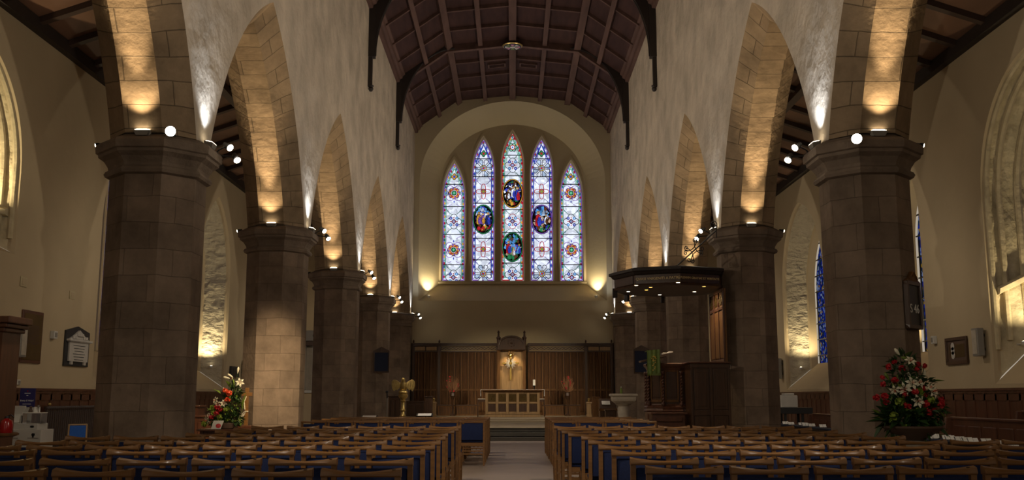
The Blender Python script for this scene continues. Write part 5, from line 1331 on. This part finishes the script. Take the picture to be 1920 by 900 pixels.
# table with red kettle
Yt = 13.2
Xr, Zt = at(27, 812, Yt)
o = thing('table', 'round-edged dark oak table at the lower left edge', 'table', (Xr - .55, Yt, 0))
m = MB(); m.lathe([(.50, Zt - .05), (.55, Zt - .03), (.55, Zt - .01), (.53, Zt)], (0, 0, 0), 32); m.build('tabletop', 'oak', o, smooth=.6)
m = MB(); m.lathe([(.30, 0), (.30, .04), (.10, .10), (.07, .2), (.11, .35), (.07, Zt - .15), (.40, Zt - .05)], (0, 0, 0), 20); m.build('pedestal', 'oakdark', o, smooth=.6)
X, _ = at(12, 800, Yt)
e_ = thing('enamel_pot', 'squat glossy red enamel pot on the table at the left edge', 'pot', (X, Yt, Zt + .002))
m = MB(); m.lathe([(.075, 0), (.08, .02), (.08, .13), (.065, .165), (.03, .18), (.03, .195)], (0, 0, 0), 18); m.build('body', 'redpaint', e_, smooth=.7)
m = MB(); m.lathe([(.032, .19), (.03, .215), (.0, .22)], (0, 0, 0), 12); m.tube([(0, 0, .21), (.05, 0, .235), (.09, 0, .20)], .010, 6); m.build('lid', 'black', e_)
# donation point
Yd = 16.4
def dz(py): return at(50, py, Yd)[1]
def dx(px, py=790): return at(px, py, Yd)[0]
st1 = thing('display_plinth', 'large white display box with black emblems, lowest of the giving stand', 'box', (dx(57), Yd, 0))
a, b = dx(22) - dx(57), dx(89) - dx(57)
z1 = dz(805)
m = MB(); m.box(a, b, -.2, .25, 0, z1); m.build('box', 'white', st1, bevel=.006)
for px in (37, 75):
    x = dx(px) - dx(57); m = MB(); m.ball((x, -.202, dz(814)), .03, n=8, sq=(1, .2, 1)); m.box(x - .012, x + .012, -.206, -.2, dz(814) - .045, dz(814)); m.build('emblem', 'black', st1)
    m = MB(); m.box(x - .09, x + .09, -.204, -.2, dz(820) - .008, dz(820)); m.build('printed_line', 'grey', st1)
st2 = thing('display_plinth', 'smaller white display box standing on the large white box', 'box', (dx(50), Yd + .03, z1 + .001))
z2 = dz(794)
a, b = dx(24) - dx(50), dx(78) - dx(50)
m = MB(); m.box(a, b, -.16, .2, 0, z2 - z1); m.build('box', 'white', st2, bevel=.006)
x = dx(68) - dx(50); m = MB(); m.ball((x, -.162, (z2 - z1) * .5), .035, n=8, sq=(1, .2, .6)); m.build('emblem', 'black', st2)
dn = thing('donation_box', 'clear acrylic donation box beside leaflet holder on the white stand', 'donation box', (dx(62), Yd + .03, z2 + .002))
a, b = dx(46.5) - dx(62), dx(80) - dx(62); hh = dz(775) - z2
M['acrylic'] = mat('acrylic', (.8, .8, .8), .05); M['acrylic'].node_tree.nodes['Principled BSDF'].inputs['Transmission Weight'].default_value = .85
m = MB(); m.box(a, b, -.12, .12, 0, hh); m.build('case', 'acrylic', dn, bevel=.004)
m = MB(); m.box(a - .005, b + .005, -.125, .125, hh, hh + .012); m.build('lid', 'paper', dn)
m = MB()
for k in range(7): T = Matrix.Translation((random.uniform(a * .7, b * .7), random.uniform(-.06, .06), .012 + .006 * k)) @ Matrix.Rotation(random.uniform(0, 3), 4, 'Z'); m.box(-.05, .05, -.028, .028, 0, .002, T=T)
m.build('banknotes', 'terracotta', dn)
lf = thing('leaflet_holder', 'upright white leaflet holder left of the acrylic donation box', 'holder', (dx(32) - .02, Yd + .03, z2 + .002))
m = MB(); m.box(-.11, .11, .02, .06, 0, hh + .12); m.box(-.11, -.095, -.08, .02, 0, hh * .8); m.box(.095, .11, -.08, .02, 0, hh * .8); m.box(-.11, .11, -.08, .02, 0, .012); m.build('stand', 'white', lf, bevel=.003)
m = MB(); m.box(-.09, .09, -.03, .015, .015, hh * .85); m.build('leaflets', 'paper', lf)
sg_ = thing('sign', 'navy blue sign reading Every pound Helps above the white donation stand', 'sign', (dx(36, 745), Yd + .26, 0))
zs0, zs1 = at(36, 763, Yd + .26)[1], at(36, 728, Yd + .26)[1]; hw = .115
m = MB(); m.box(-hw - .0, hw + .02, 0, .02, 0, zs0); m.build('post_board', 'white', sg_)
m = MB(); m.box(-hw, hw + .02, -.008, .02, zs0, zs1); m.build('panel', 'navy', sg_, bevel=.003)
words('Every £ Helps!', .038, 'whitetext', 'lettering', sg_, Matrix.Translation((.01, -.010, zs0 + (zs1 - zs0) * .34)) @ FACE_CAM, .001)
for q, w2 in ((.14, .14), (.72, .10), (.60, .03)): m = MB(); m.box(.01 - w2 / 2, .01 + w2 / 2, -.0095, -.008, zs0 + (zs1 - zs0) * q, zs0 + (zs1 - zs0) * q + .008); m.build('small_print', 'whitetext', sg_)
m = MB(); m.ball((.01, -.008, zs0 + (zs1 - zs0) * .85), .014, n=8, sq=(.7, .2, 1.2)); m.build('emblem', 'redpaint', sg_)
fg = thing('figurine', 'small ornament and cards standing on the acrylic donation box', 'ornament', (dx(60), Yd + .05, z2 + hh + .016))
m = MB(); m.lathe([(.03, 0), (.035, .02), (.018, .06), (.022, .09), (0, .105)], (-.06, 0, 0), 10); m.build('figure', 'terracotta', fg, smooth=.6)
m = MB(); m.box(-.01, .09, .01, .014, 0, .09); m.build('card', 'paper', fg)
m = MB(); m.ball((.07, -.01, .10), .022, n=8); m.rod((.07, -.01, 0), (.07, -.01, .09), .006); m.build('stem_ball', 'grey', fg)
# radiator on the left wall
ya, za = onwall(86, 765, -XO + .2); yb, zb_ = onwall(176, 767, -XO + .2)
o = thing('radiator', 'brown cast-iron column radiator under the left wall memorial', 'radiator', (-XO + .20, (ya + yb) / 2, 0)); L2 = (yb - ya) / 2; zt = 1.08
m = MB(); n = 24
for k in range(n):
    y = -L2 + .05 + (2 * L2 - .1) * k / (n - 1)
    m.tube([(0, y, .16), (0, y, zt - .06)], .032, 8); m.ball((0, y, zt - .05), .045, n=8, sq=(1.6, .8, 1)); m.ball((0, y, .16), .045, n=8, sq=(1.6, .8, 1))
m.build('columns', 'radiator', o, smooth=1)
m = MB(); m.tube([(0, -L2, .2), (0, L2, .2)], .03, 8); m.tube([(0, -L2, zt - .08), (0, L2, zt - .08)], .03, 8); m.build('pipe', 'radiator', o)
for q in (-1, 1): m = MB(); m.box(-.06, .06, q * (L2 - .1) - .03, q * (L2 - .1) + .03, 0, .16); m.build('foot', 'radiator', o)
m = MB(); m.ball((.02, -L2 + .1, zt + .02), .04, n=8); m.build('valve', 'brass', o)
# lone bright blue chair
X, Z = at(145, 795, 16.9)
put = thing('side_chair', 'single pale wooden chair with bright blue back in front of the radiator', 'chair', (X, 16.9, 0), .5)
put.scale = (.74, .74, 1)
for s in (-1, 1):
    m = MB(); m.loft([[(s * .19 - .016, -.19 - .016, 0), (s * .19 + .016, -.19 - .016, 0), (s * .19 + .016, -.19 + .02, 0), (s * .19 - .016, -.19 + .02, 0)], [(s * .19 - .018, -.16 - .02, .42), (s * .19 + .018, -.16 - .02, .42), (s * .19 + .018, -.16 + .02, .42), (s * .19 - .018, -.16 + .02, .42)], [(s * .185 - .015, -.18 - .015, Z), (s * .185 + .015, -.18 - .015, Z), (s * .185 + .015, -.18 + .015, Z), (s * .185 - .015, -.18 + .015, Z)]]); m.build('leg', 'oaklight', put)
    m = MB(); m.box(s * .19 - .018, s * .19 + .018, .17, .206, 0, .42); m.build('leg', 'oaklight', put)
m = MB(); m.box(-.17, .17, -.195, -.16, Z - .22, Z - .02); m.build('backrest', 'bluebright', put, bevel=.012)
m = MB(); m.box(-.2, .2, -.195, -.165, Z - .02, Z + .005); m.build('top_rail', 'oaklight', put, bevel=.008)
m = MB(); m.box(-.18, .18, -.16, .2, .415, .46); m.build('seat', 'bluebright', put, bevel=.015)
m = MB(); m.box(-.17, .17, -.18, .19, .36, .415); m.build('seat_frame', 'oaklight', put)
# pale glazed unit seen between the second and third left pillars
Yg = 34.0
X0, Zt = at(573, 648, Yg); X1, Zb = at(600, 737, Yg)
o = thing('glazed_cabinet', 'pale glazed cabinet seen between the second and third left pillars', 'cabinet', ((X0 + X1) / 2, Yg + .3, 0)); hw = (X1 - X0) / 2 + .1
m = MB(); m.box(-hw, hw, -.25, .3, 0, Zb); m.build('base', 'aisle', o, bevel=.01)
m = MB(); m.box(-hw - .04, hw + .04, -.3, .33, Zb, Zb + .1); m.build('ledge', 'white', o, bevel=.01)
m = MB(); m.box(-hw, hw, .0, .3, Zb + .1, Zt); m.build('carcass', 'stonepale', o)
m = MB()
for x in (-hw + .03, -.05, hw - .06): m.box(x, x + .05, -.22, 0, Zb + .1, Zt)
m.build('mullion', 'white', o, bevel=.005)
m = MB(); m.box(-hw, hw, -.24, .3, Zt, Zt + .16); m.build('cornice', 'oakdark', o, bevel=.01)
X, Z = at(585, 640, Yg); b = thing('monitor_speaker', 'boxy grey speaker on top of the pale glazed cabinet', 'speaker', (X, Yg + .2, Zt + .162))
m = MB(); m.box(-.22, .22, -.2, .2, 0, .36); m.build('case', 'grey', b, bevel=.012)
m = MB(); m.lathe([(.08, 0), (.08, .01), (0, .02)], (0, 0, 0), 14, T=Matrix.Translation((.1, -.2, .18)) @ Matrix.Rotation(PI / 2, 4, 'X')); m.build('cone', 'black', b)
# ================================================================== light fittings
def aim(d): return Vector(d).to_track_quat('-Z', 'Y').to_matrix().to_4x4()
def can(loc, d, label, base, lens='lens', r=.055, ln=.15, grp='spotlights on the capitals', cat='spotlight'):
    """a can spotlight on a yoke, its lens at loc facing along d, its foot at base"""
    o = thing('spotlight', label, cat, base, 0, grp); T = Matrix.Translation(Vector(loc) - Vector(base)) @ aim(d)
    m = MB(); m.lathe([(r * .5, ln), (r * .62, ln - .01), (r * .66, ln * .55), (r * .9, ln * .4), (r, .01), (r, -.01), (r * .93, -.01), (r * .9, .004)], (0, 0, 0), 16, T=T); m.build('housing', 'black', o, smooth=.6)
    m = MB(); m.lathe([(r * .9, -.004), (r * .6, -.012), (.0, -.016)], (0, 0, 0), 16, T=T); m.build('lens', lens, o, smooth=.8)
    p = T @ Vector((0, 0, ln * .5)); m = MB(); m.tube([(0, 0, 0), (p.x * .3, p.y * .3, p.z * .5), tuple(p)], .012, 6); m.lathe([(.04, 0), (.04, .015), (.015, .02)], (0, 0, 0), 10); m.build('bracket', 'black', o)
    return o
def uplight(loc, label, rz=0, w_=.11, lens='lensup'):
    o = thing('uplight', label, 'uplight', loc, rz, 'uplights on the capitals')
    m = MB(); m.loft([[(-w_ * .7, -.05, 0), (w_ * .7, -.05, 0), (w_ * .7, .05, 0), (-w_ * .7, .05, 0)], [(-w_, -.07, .07), (w_, -.07, .07), (w_, .06, .10), (-w_, .06, .10)]]); m.build('housing', 'grey', o, bevel=.004)
    m = MB(); m.loft([[(-w_ * .85, -.065, .075), (w_ * .85, -.065, .075), (w_ * .85, .05, .098), (-w_ * .85, .05, .098)], [(-w_ * .6, -.05, .090), (w_ * .6, -.05, .090), (w_ * .6, .03, .108), (-w_ * .6, .03, .108)]]); m.build('lens', lens, o)
    return o
for sx, side in ((-1, 'left'), (1, 'right')):
    TH_W = THS[sx]; IN = TH_W / 2; xc = sx * (W + IN)
    for k in range(2, len(PY)):
        py = PY[k]; nth = ORD[k - 1 - 1]; nm = '%s %s pillar' % (nth, side)
        yf = py - IN - .10
        uplight((xc, yf, 4.742), 'small uplight on the front of the %s capital' % nm)
        o = uplight((sx * (W - .10), py, 4.742), 'small uplight on the nave side of the %s capital' % nm, -sx * PI / 2)
        # pair of spots reaching out over the nave
        b = (sx * (W - .12), py + .22, 4.73)
        can((sx * (W - .34), py + .16, 4.80), (-sx * .75, -.55, -.55), 'upper black spotlight beside the nave uplight of the %s capital' % nm, b)
        can((sx * (W - .40), py + .34, 4.66), (-sx * .5, -.55, -.75), 'lower black spotlight hanging off the nave side of the %s capital' % nm, (sx * (W - .12), py + .32, 4.73))
        b = (sx * (W + TH_W + .1), py - .12, 4.73)
        can((sx * (W + TH_W + .24), py - .2, 4.74), (sx * .8, -.5, -.3), 'small spotlight on the aisle side of the %s capital' % nm, b, 'lensup', .035, .1)
        if k == 2:      # the flood that faces the camera
            px_, py_ = (322, 248) if sx < 0 else (1604, 262)
            yl = py - IN - .17; X, Z = at(px_, py_, yl)
            can((X, yl - .05, Z), (-X * .85, -yl, EYE - Z + 1.2), 'round floodlight shining towards the camera from the %s capital' % nm, (X, yl + .08, 4.742), 'lens', .075, .14)
# window-reveal uplights
for sx, side, ys in ((-1, 'left', ((18.3, 4.45, 'high window'), (27.0, 2.3, 'second window'), (33.0, 2.3, 'third window'))), (1, 'right', ((19.35, 2.35, 'nearest window'), (25.6, 2.3, 'second window'), (34.5, 2.3, 'third window')))):
    for y, z, nm in ys:
        o = thing('uplight', 'small uplight fixed to the far jamb of the %s, %s aisle' % (nm, side), 'uplight', (sx * (XO + .45), y + .02, z - .1), 0, 'window uplights')
        m = MB(); m.lathe([(.03, 0), (.05, .02), (.06, .07), (.055, .075)], (0, 0, 0), 12); m.build('housing', 'white', o, smooth=.6)
        m = MB(); m.lathe([(.05, .072), (.03, .08), (0, .083)], (0, 0, 0), 12); m.build('lens', 'lensup', o)
        m = MB(); m.rod((0, 0, .03), (sx * .0, .30, .03), .012); m.build('arm', 'white', o)
for s, nm in ((-1, 'left'), (1, 'right')):
    o = thing('uplight', 'small uplight at the %s foot of the east window recess' % nm, 'uplight', (s * 3.72, 43.72, 5.66), 0, 'east window uplights')
    m = MB(); m.lathe([(.05, -.1), (.07, .0), (.08, .05), (.07, .055)], (0, 0, 0), 12); m.build('housing', 'white', o, smooth=.6)
    m = MB(); m.lathe([(.07, .052), (.04, .06), (0, .064)], (0, 0, 0), 12); m.build('lens', 'lensup', o)
# ================================================================== flowers
def leaf(m, p, d, ln, wd, mi=0):
    d = Vector(d).normalized(); s_ = d.cross(Vector((random.uniform(-.4, .4), random.uniform(-.4, .4), 1)))
    s_ = s_.normalized() if s_.length > .01 else Vector((1, 0, 0)); p = Vector(p); u = s_.cross(d)
    a, b, c_, t = p, p + d * ln * .45 + s_ * wd / 2 + u * .01, p + d * ln * .45 - s_ * wd / 2 + u * .01, p + d * ln - u * ln * .18
    m.poly([a, b, t, c_], m=mi)
def lily(par, p, r, d=(0, -1, .2), nm='lily'):
    m = MB(); d = Vector(d).normalized(); a = d.orthogonal().normalized(); b = d.cross(a); p = Vector(p)
    for k in range(6):
        t = PI / 3 * k; o_ = a * math.cos(t) + b * math.sin(t); s_ = d.cross(o_)
        q0, q1, q2 = p - d * r * .5, p + o_ * r * .6 + d * r * .05, p + o_ * r * 1.1 - d * r * .12
        w_ = r * .26
        m.poly([q0, q1 + s_ * w_, q1 - s_ * w_]); m.poly([q1 + s_ * w_, q2, q1 - s_ * w_])
        m.tube([p - d * r * .3, p + o_ * r * .22 + d * r * .5], r * .02, 4, m=1)
        m.ball(tuple(p + o_ * r * .22 + d * r * .5), r * .06, m=1, n=5)
    return m.build(nm, ['lily', 'orange'], par, recalc=False)
def carnation(par, p, r, mt='red', nm='carnation', d=(0, -1, .3)):
    m = MB(); p = Vector(p)
    for k in range(26):
        v = Vector((random.gauss(0, 1), random.gauss(0, 1), random.gauss(0, 1))).normalized(); s_ = v.orthogonal().normalized(); s_ = (Matrix.Rotation(random.uniform(0, 6), 3, v) @ s_)
        m.poly([p, p + v * r * .8 + s_ * r * .42, p + v * r, p + v * r * .8 - s_ * r * .42])
    m.ball(tuple(p), r * .62, n=8)
    return m.build(nm, mt, par, recalc=False)
def bud(par, p, ln, d, mt='leaflight'):
    m = MB(); d = Vector(d).normalized(); p = Vector(p); a = d.orthogonal().normalized(); b = d.cross(a)
    m.loft([[tuple(p + d * t * ln + (a * math.cos(q) + b * math.sin(q)) * r) for q in [2 * PI * i / 8 for i in range(8)]] for t, r in ((0, .006), (.3, .016), (.65, .022), (.9, .014), (1, .002))]); return m.build('bud', mt, par)
def foliage(par, core, n, mi_light=.15, ln=(.10, .2), mts=('leaf', 'leaflight'), nm='foliage', zmin=-9):
    """leaves scattered in the blob list core: (centre, radii)"""
    m = MB()
    for _ in range(n):
        c, r = random.choice(core); v = Vector((random.gauss(0, 1), random.gauss(0, 1), random.gauss(0, 1))).normalized() * random.uniform(.35, 1) ** .5
        p = Vector((c[0] + v.x * r[0], c[1] + v.y * r[1], c[2] + v.z * r[2])); d = v + Vector((random.gauss(0, .5), random.gauss(0, .5) - .2, random.gauss(0, .5) + .1))
        l_ = random.uniform(*ln)
        if min(p.z, (p + d.normalized() * l_).z) - .04 < zmin: continue
        leaf(m, p, d, l_, l_ * random.uniform(.25, .5), 1 if random.random() < mi_light else 0)
    return m.build(nm, list(mts), par, recalc=False)
def stems(par, root, tips):
    m = MB()
    for t in tips: t = Vector(t); r_ = Vector(root); m.tube([r_, r_.lerp(t, .5) + Vector((0, 0, .05)), t], .005, 4)
    m.build('stems', 'leaf', par)
# ---- great arrangement on the urn by the first right pillar
YF = 12.42
def F(x, y, dy=0): px, py = 1600 + x / 4.5, 640 + y / 4.5; X, Z = at(px, py, YF + dy); return (X, YF + dy, Z)
ar = thing('flower_arrangement', 'tall arrangement of lilies and red carnations in a brown urn, near right pillar', 'flowers')
ux, _, uz = F(500, 715)
ub = F(500, 840)[2]
m = MB(); m.lathe([(.10, ub - uz), (.14, ub - uz + .02), (.24, ub - uz + .08), (.32, -.05), (.355, -.02), (.36, .0), (.33, .005), (.28, -.04)], (ux, YF, uz), 28); m.build('urn', 'terracotta', ar, smooth=.6)
m = MB(); m.lathe([(.22, 0), (.22, .06), (.14, .10), (.12, .16), (.12, ub - .1), (.17, ub - .04), (.17, ub - .01), (.1, ub + .01)], (ux, YF, 0), 20); m.build('pedestal', 'stonepale', ar, smooth=.6)
foliage(ar, [(F(480, 560), (.30, .16, .22)), (F(480, 420), (.32, .15, .22)), (F(430, 270), (.20, .12, .22)), (F(400, 640), (.25, .15, .12)), (F(600, 600), (.22, .12, .15))], 620, .10, (.08, .16))
foliage(ar, [(F(450, 660), (.26, .10, .08))], 90, .02, (.2, .34), nm='broad_leaves')
foliage(ar, [(F(700, 690), (.14, .06, .14)), (F(740, 740), (.09, .05, .08)), (F(285, 720), (.06, .05, .16))], 110, .45, (.03, .06), nm='trailing_ivy')
tips = []
for x, y, r, d in ((485, 160, .075, (.1, -.6, .5)), (500, 350, .085, (-.1, -1, .2)), (435, 400, .085, (-.2, -1, .1)), (350, 415, .07, (-.3, -.8, -.5)), (560, 345, .075, (.4, -.8, .4)), (550, 505, .085, (.1, -1, .1)), (680, 420, .09, (.5, -.8, .2)), (650, 390, .06, (.5, -.5, .6))): p = F(x, y, -.16); lily(ar, p, r, d); tips.append(p)
for x, y in ((345, 170), (300, 215), (545, 195), (600, 205), (410, 230), (535, 240), (245, 305), (250, 360), (195, 475), (265, 465), (275, 510), (350, 330), (435, 445), (520, 425), (580, 395), (605, 450), (615, 525), (470, 550), (440, 540), (745, 495), (740, 535), (675, 565), (640, 600), (610, 550), (415, 420)): p = F(x, y, -.13 + random.uniform(-.03, .05)); carnation(ar, p, random.uniform(.034, .05)); tips.append(p)
for x, y in ((390, 510), (550, 600), (650, 495), (345, 630), (560, 420)): p = F(x, y, -.12); carnation(ar, p, .06, 'lime', 'chrysanthemum'); tips.append(p)
for x, y, d in ((390, 115, (-.5, 0, .7)), (300, 325, (-.4, 0, .8)), (445, 245, (.4, -.2, -.8)), (380, 360, (-.6, -.2, .3)), (330, 350, (.2, -.1, -.8)), (470, 150, (-.8, 0, .2)), (600, 310, (.1, 0, .9))): p = F(x, y, -.08); bud(ar, p, .10, d, 'lily' if random.random() < .5 else 'leaflight'); tips.append(p)
stems(ar, (ux, YF, uz + .02), tips)
# ---- lit arrangement on a table by the second left pillar
YG = 19.45
def G(x, y, dy=0): px, py = 340 + x / 4.738, 640 + y / 4.738; X, Z = at(px, py, YG + dy); return (X, YG + dy, Z)
tx0, _, tz = G(180, 775); tx1 = G(640, 775)[0]
t = thing('flower_table', 'long reddish wooden table carrying the brightly lit flowers and cross', 'table', ((tx0 + tx1) / 2, YG + .13, 0)); hw = (tx1 - tx0) / 2
m = MB(); m.box(-hw, hw, -.46, .46, tz - .04, tz - .002); m.build('tabletop', 'oakred', t, bevel=.008)
m = MB(); m.box(-hw + .06, hw - .06, -.34, .34, tz - .14, tz - .04); m.build('apron', 'oakred', t)
for a in (-1, 1):
    for b in (-1, 1): m = MB(); m.box(a * (hw - .07) - .03, a * (hw - .07) + .03, b * .33 - .03, b * .33 + .03, 0, tz - .04); m.build('leg', 'oakred', t)
al2 = thing('flower_arrangement', 'brightly lit arrangement of orange gerberas, white lilies and green foliage', 'flowers')
gx, _, _ = G(400, 775)
m = MB(); m.lathe([(.14, 0), (.17, .01), (.20, .10), (.20, .11), (.17, .11)], (gx, YG, tz), 20); m.build('bowl', 'terracotta', al2, smooth=.6)
foliage(al2, [(G(420, 660), (.26, .15, .16)), (G(440, 560), (.20, .13, .20)), (G(470, 460), (.10, .09, .14)), (G(330, 640), (.18, .12, .14)), (G(290, 720), (.16, .1, .07)), (G(480, 700), (.10, .1, .12))], 640, .35, (.07, .15), zmin=tz)
m = MB()
for x, y, d, l_ in ((535, 640, (.05, -.2, 1), .42), (470, 400, (-.2, 0, 1), .22), (440, 420, (-.5, 0, 1), .2), (355, 470, (-.6, 0, .5), .2)): leaf(m, G(x, y, -.05), d, l_, .12)
m.build('broad_leaves', ['leaflight'], al2, recalc=False)
tips = []
for x, y, r, d in ((520, 365, .085, (.3, -1, .2)), (375, 550, .075, (.1, -1, .3)), (300, 525, .08, (-.6, -.8, .2)), (320, 558, .07, (-.4, -.9, 0)), (225, 700, .085, (-.6, -.7, -.3)), (450, 332, .05, (-.8, -.3, .3)), (240, 655, .05, (-.5, -.8, .1))): p = G(x, y, -.16); lily(al2, p, r, d); tips.append(p)
for x, y in ((390, 440), (425, 460), (410, 520), (315, 585), (350, 605), (315, 635), (265, 672), (335, 580)): p = G(x, y, -.15); carnation(al2, p, random.uniform(.05, .068), 'orange' if x > 380 else 'red', 'gerbera'); tips.append(p)
for x, y in ((400, 605), (285, 630), (340, 675), (275, 592), (205, 735)): p = G(x, y, -.14); carnation(al2, p, .066, 'lime', 'chrysanthemum'); tips.append(p)
for x, y, d in ((500, 285, (.1, 0, 1)), (430, 330, (-.9, 0, .2)), (460, 322, (-.6, 0, .4)), (400, 462, (-.4, -.3, .8))): p = G(x, y, -.08); bud(al2, p, .13, d, 'lily'); tips.append(p)
stems(al2, (gx, YG, tz + .08), tips)
# card leaning before the flowers
p = G(312, 727, -.30)
c = thing('greeting_card', 'white card with a red rosette propped before the lit flowers', 'card', (p[0], p[1], tz), 0)
c.rotation_euler = (-.25, .0, .15)
hh = (G(0, 690)[2] - G(0, 770)[2]) * .95
m = MB(); m.prism([(-.10, 0), (.08, 0), (.13, hh), (-.06, hh)], 0, .006, axis='y'); m.build('card', 'white', c)
m = MB()
for k in range(9): a = 2 * PI * k / 9; m.ball((.035 + .03 * math.cos(a), -.004, hh * .38 + .03 * math.sin(a)), .022, n=6, sq=(1, .3, 1))
m.ball((.035, -.008, hh * .38), .022, n=6, sq=(1, .4, 1)); m.build('rosette', 'red', c)
# wooden cross with ribbons
p0, p1, pl, pr = G(572, 775, .40), G(575, 412, .40), G(527, 472, .40), G(617, 468, .40)
c = thing('wooden_cross', 'plain orange-brown wooden cross with ribbons standing right of the lit flowers', 'cross', (p0[0], p0[1], tz))
hz = p1[2] - tz; az = (pl[2] + pr[2]) / 2 - tz; aw = (pr[0] - pl[0]) / 2
m = MB(); m.box(-.036, .036, -.03, .03, 0, hz); m.build('upright', 'chair', c, bevel=.006)
m = MB(); m.box(-aw, aw, -.034, .034, az - .036, az + .036); m.build('crosspiece', 'chair', c, bevel=.006)
m = MB(); m.box(-.13, .13, -.1, .1, 0, .05); m.build('base', 'oakred', c, bevel=.008)
m = MB(); m.lathe([(.042, 0), (.05, .01), (.042, .02)], (0, 0, hz * .40), 12); m.tube([(0, -.04, az - .04), (-.04, -.05, az - .15), (-.02, -.05, az - .3)], .008, 5); m.build('ribbon_knot', 'lily', c)
m = MB()
for dx_, k in ((-.10, 0), (-.05, 1)):
    m.loft([[(-.03, -.042, hz * .42), (.01, -.042, hz * .42)], [(dx_ - .05, -.055, hz * .25), (dx_ + .0, -.055, hz * .25)], [(dx_ - .10, -.06, .06 + .02 * k), (dx_ - .045, -.06, .08 + .01 * k)]], closed=False, cap=False)
m.build('ribbon', 'stonepale', c, recalc=False)
stall(358, 372, 760, 21.6, 0, 'brown upright pew end glimpsed beyond the near left pillar', 'pew_end', 'oakred', cat='pew')
stall(366, 396, 779, 21.2, 0, 'low reddish kneeler desk behind the lit flowers', 'kneeler', 'oakred', cat='desk')
# ================================================================== light
w = bpy.data.worlds.new('world'); SC.world = w; w.use_nodes = True
w.node_tree.nodes['Background'].inputs['Color'].default_value = (1, .86, .68, 1); w.node_tree.nodes['Background'].inputs['Strength'].default_value = .40
WARM = (1, .76, .46); WHITE = (1, .87, .70)
for sx in (-1, 1):
    TH_W, CH = THS[sx], CHS[sx]; IN = TH_W / 2; xc = sx * (W + IN)
    for k, py in enumerate(PY):
        if k < 1: continue
        ysf = py - FACE / 2 - CH
        # uplight below the soffit, on top of the capital
        spot('soffit_lamp', (xc, ysf - .22, 4.84), (xc, ysf - 1.75, 8.2), 52, 104, .7, .03, WARM)
        spot('soffit_beam', (xc, ysf - .22, 4.86), (xc, ysf - 2.0, 8.0), 620, 40, 1.0, .03, WARM)
        # uplights on the nave wall, then spots added to brighten the plaster opposite
        spot('spandrel_lamp', (sx * (W - .17), py, 4.9), (sx * (W - .25), py, 9), 90, 100, 1.0, .03, (.80, .88, 1.0))
        if k < len(PY) - 1: spot('wash_fill', (sx * (W - .36), py, 4.95), (-sx * W, py + .8, 10.2), 720, 104, 1.0, .06, WHITE)
        # floods down over the seats
        if k < len(PY) - 1: spot('flood_lamp', (sx * (W - .36), py + .1, 4.8), (-sx * .5, py + 3.5, .5), 420, 80, .9, .06, WHITE)
        spot('aisle_lamp', (sx * (W + TH_W + .3), py, 4.7), (sx * XO, py + 3, 2.0), 110, 155, 1.0, .06, WHITE)
    for (yy) in ((19.3, 25.6, 34.4) if sx > 0 else (18.3, 27.0, 33.0)):
        zb = 2.45 if not (sx < 0 and yy < 20) else 4.6
        spot('reveal_lamp', (sx * (XO + .5), yy - .30, zb), (sx * (XO + .55), yy - .1, zb + 4), 150 if yy > 18.5 else 260, 150, 1.0, .03, (1, .82, .5))
    x = sx * 3.62
    spot('window_lamp', (x, 43.75, 5.78), (x * 1.02, 44.0, 9), 160, 110, .8, .03, (1, .82, .5))
spot('cross_lamp', (-.05, 42.55, 3.2), (-.05, 42.98, 2.3), 40, 100, .7, .02, (1, .72, .36))
spot('pillar_lamp', (-3.2, 16.5, 5.0), (-5.0, 20.3, 1.4), 1700, 34, 1.0, .15, WARM)
spot('pulpit_lamp', (3.7, 20.9, 3.46), (4.36, 20.9, 2.5), 45, 120, .8, .03, WARM)
spot('pulpit_lamp', (3.0, 20.75, 3.46), (2.9, 20.7, 1.5), 70, 90, .8, .03, WARM)
for sx in (-1, 1): spot('chancel_fill', (sx * (W - .4), PY[5] + .2, 4.7), (sx * .9, 43.2, 1.3), 900, 42, .9, .05, (1, .80, .52))  # extra spots added to brighten the dark reredos and altar
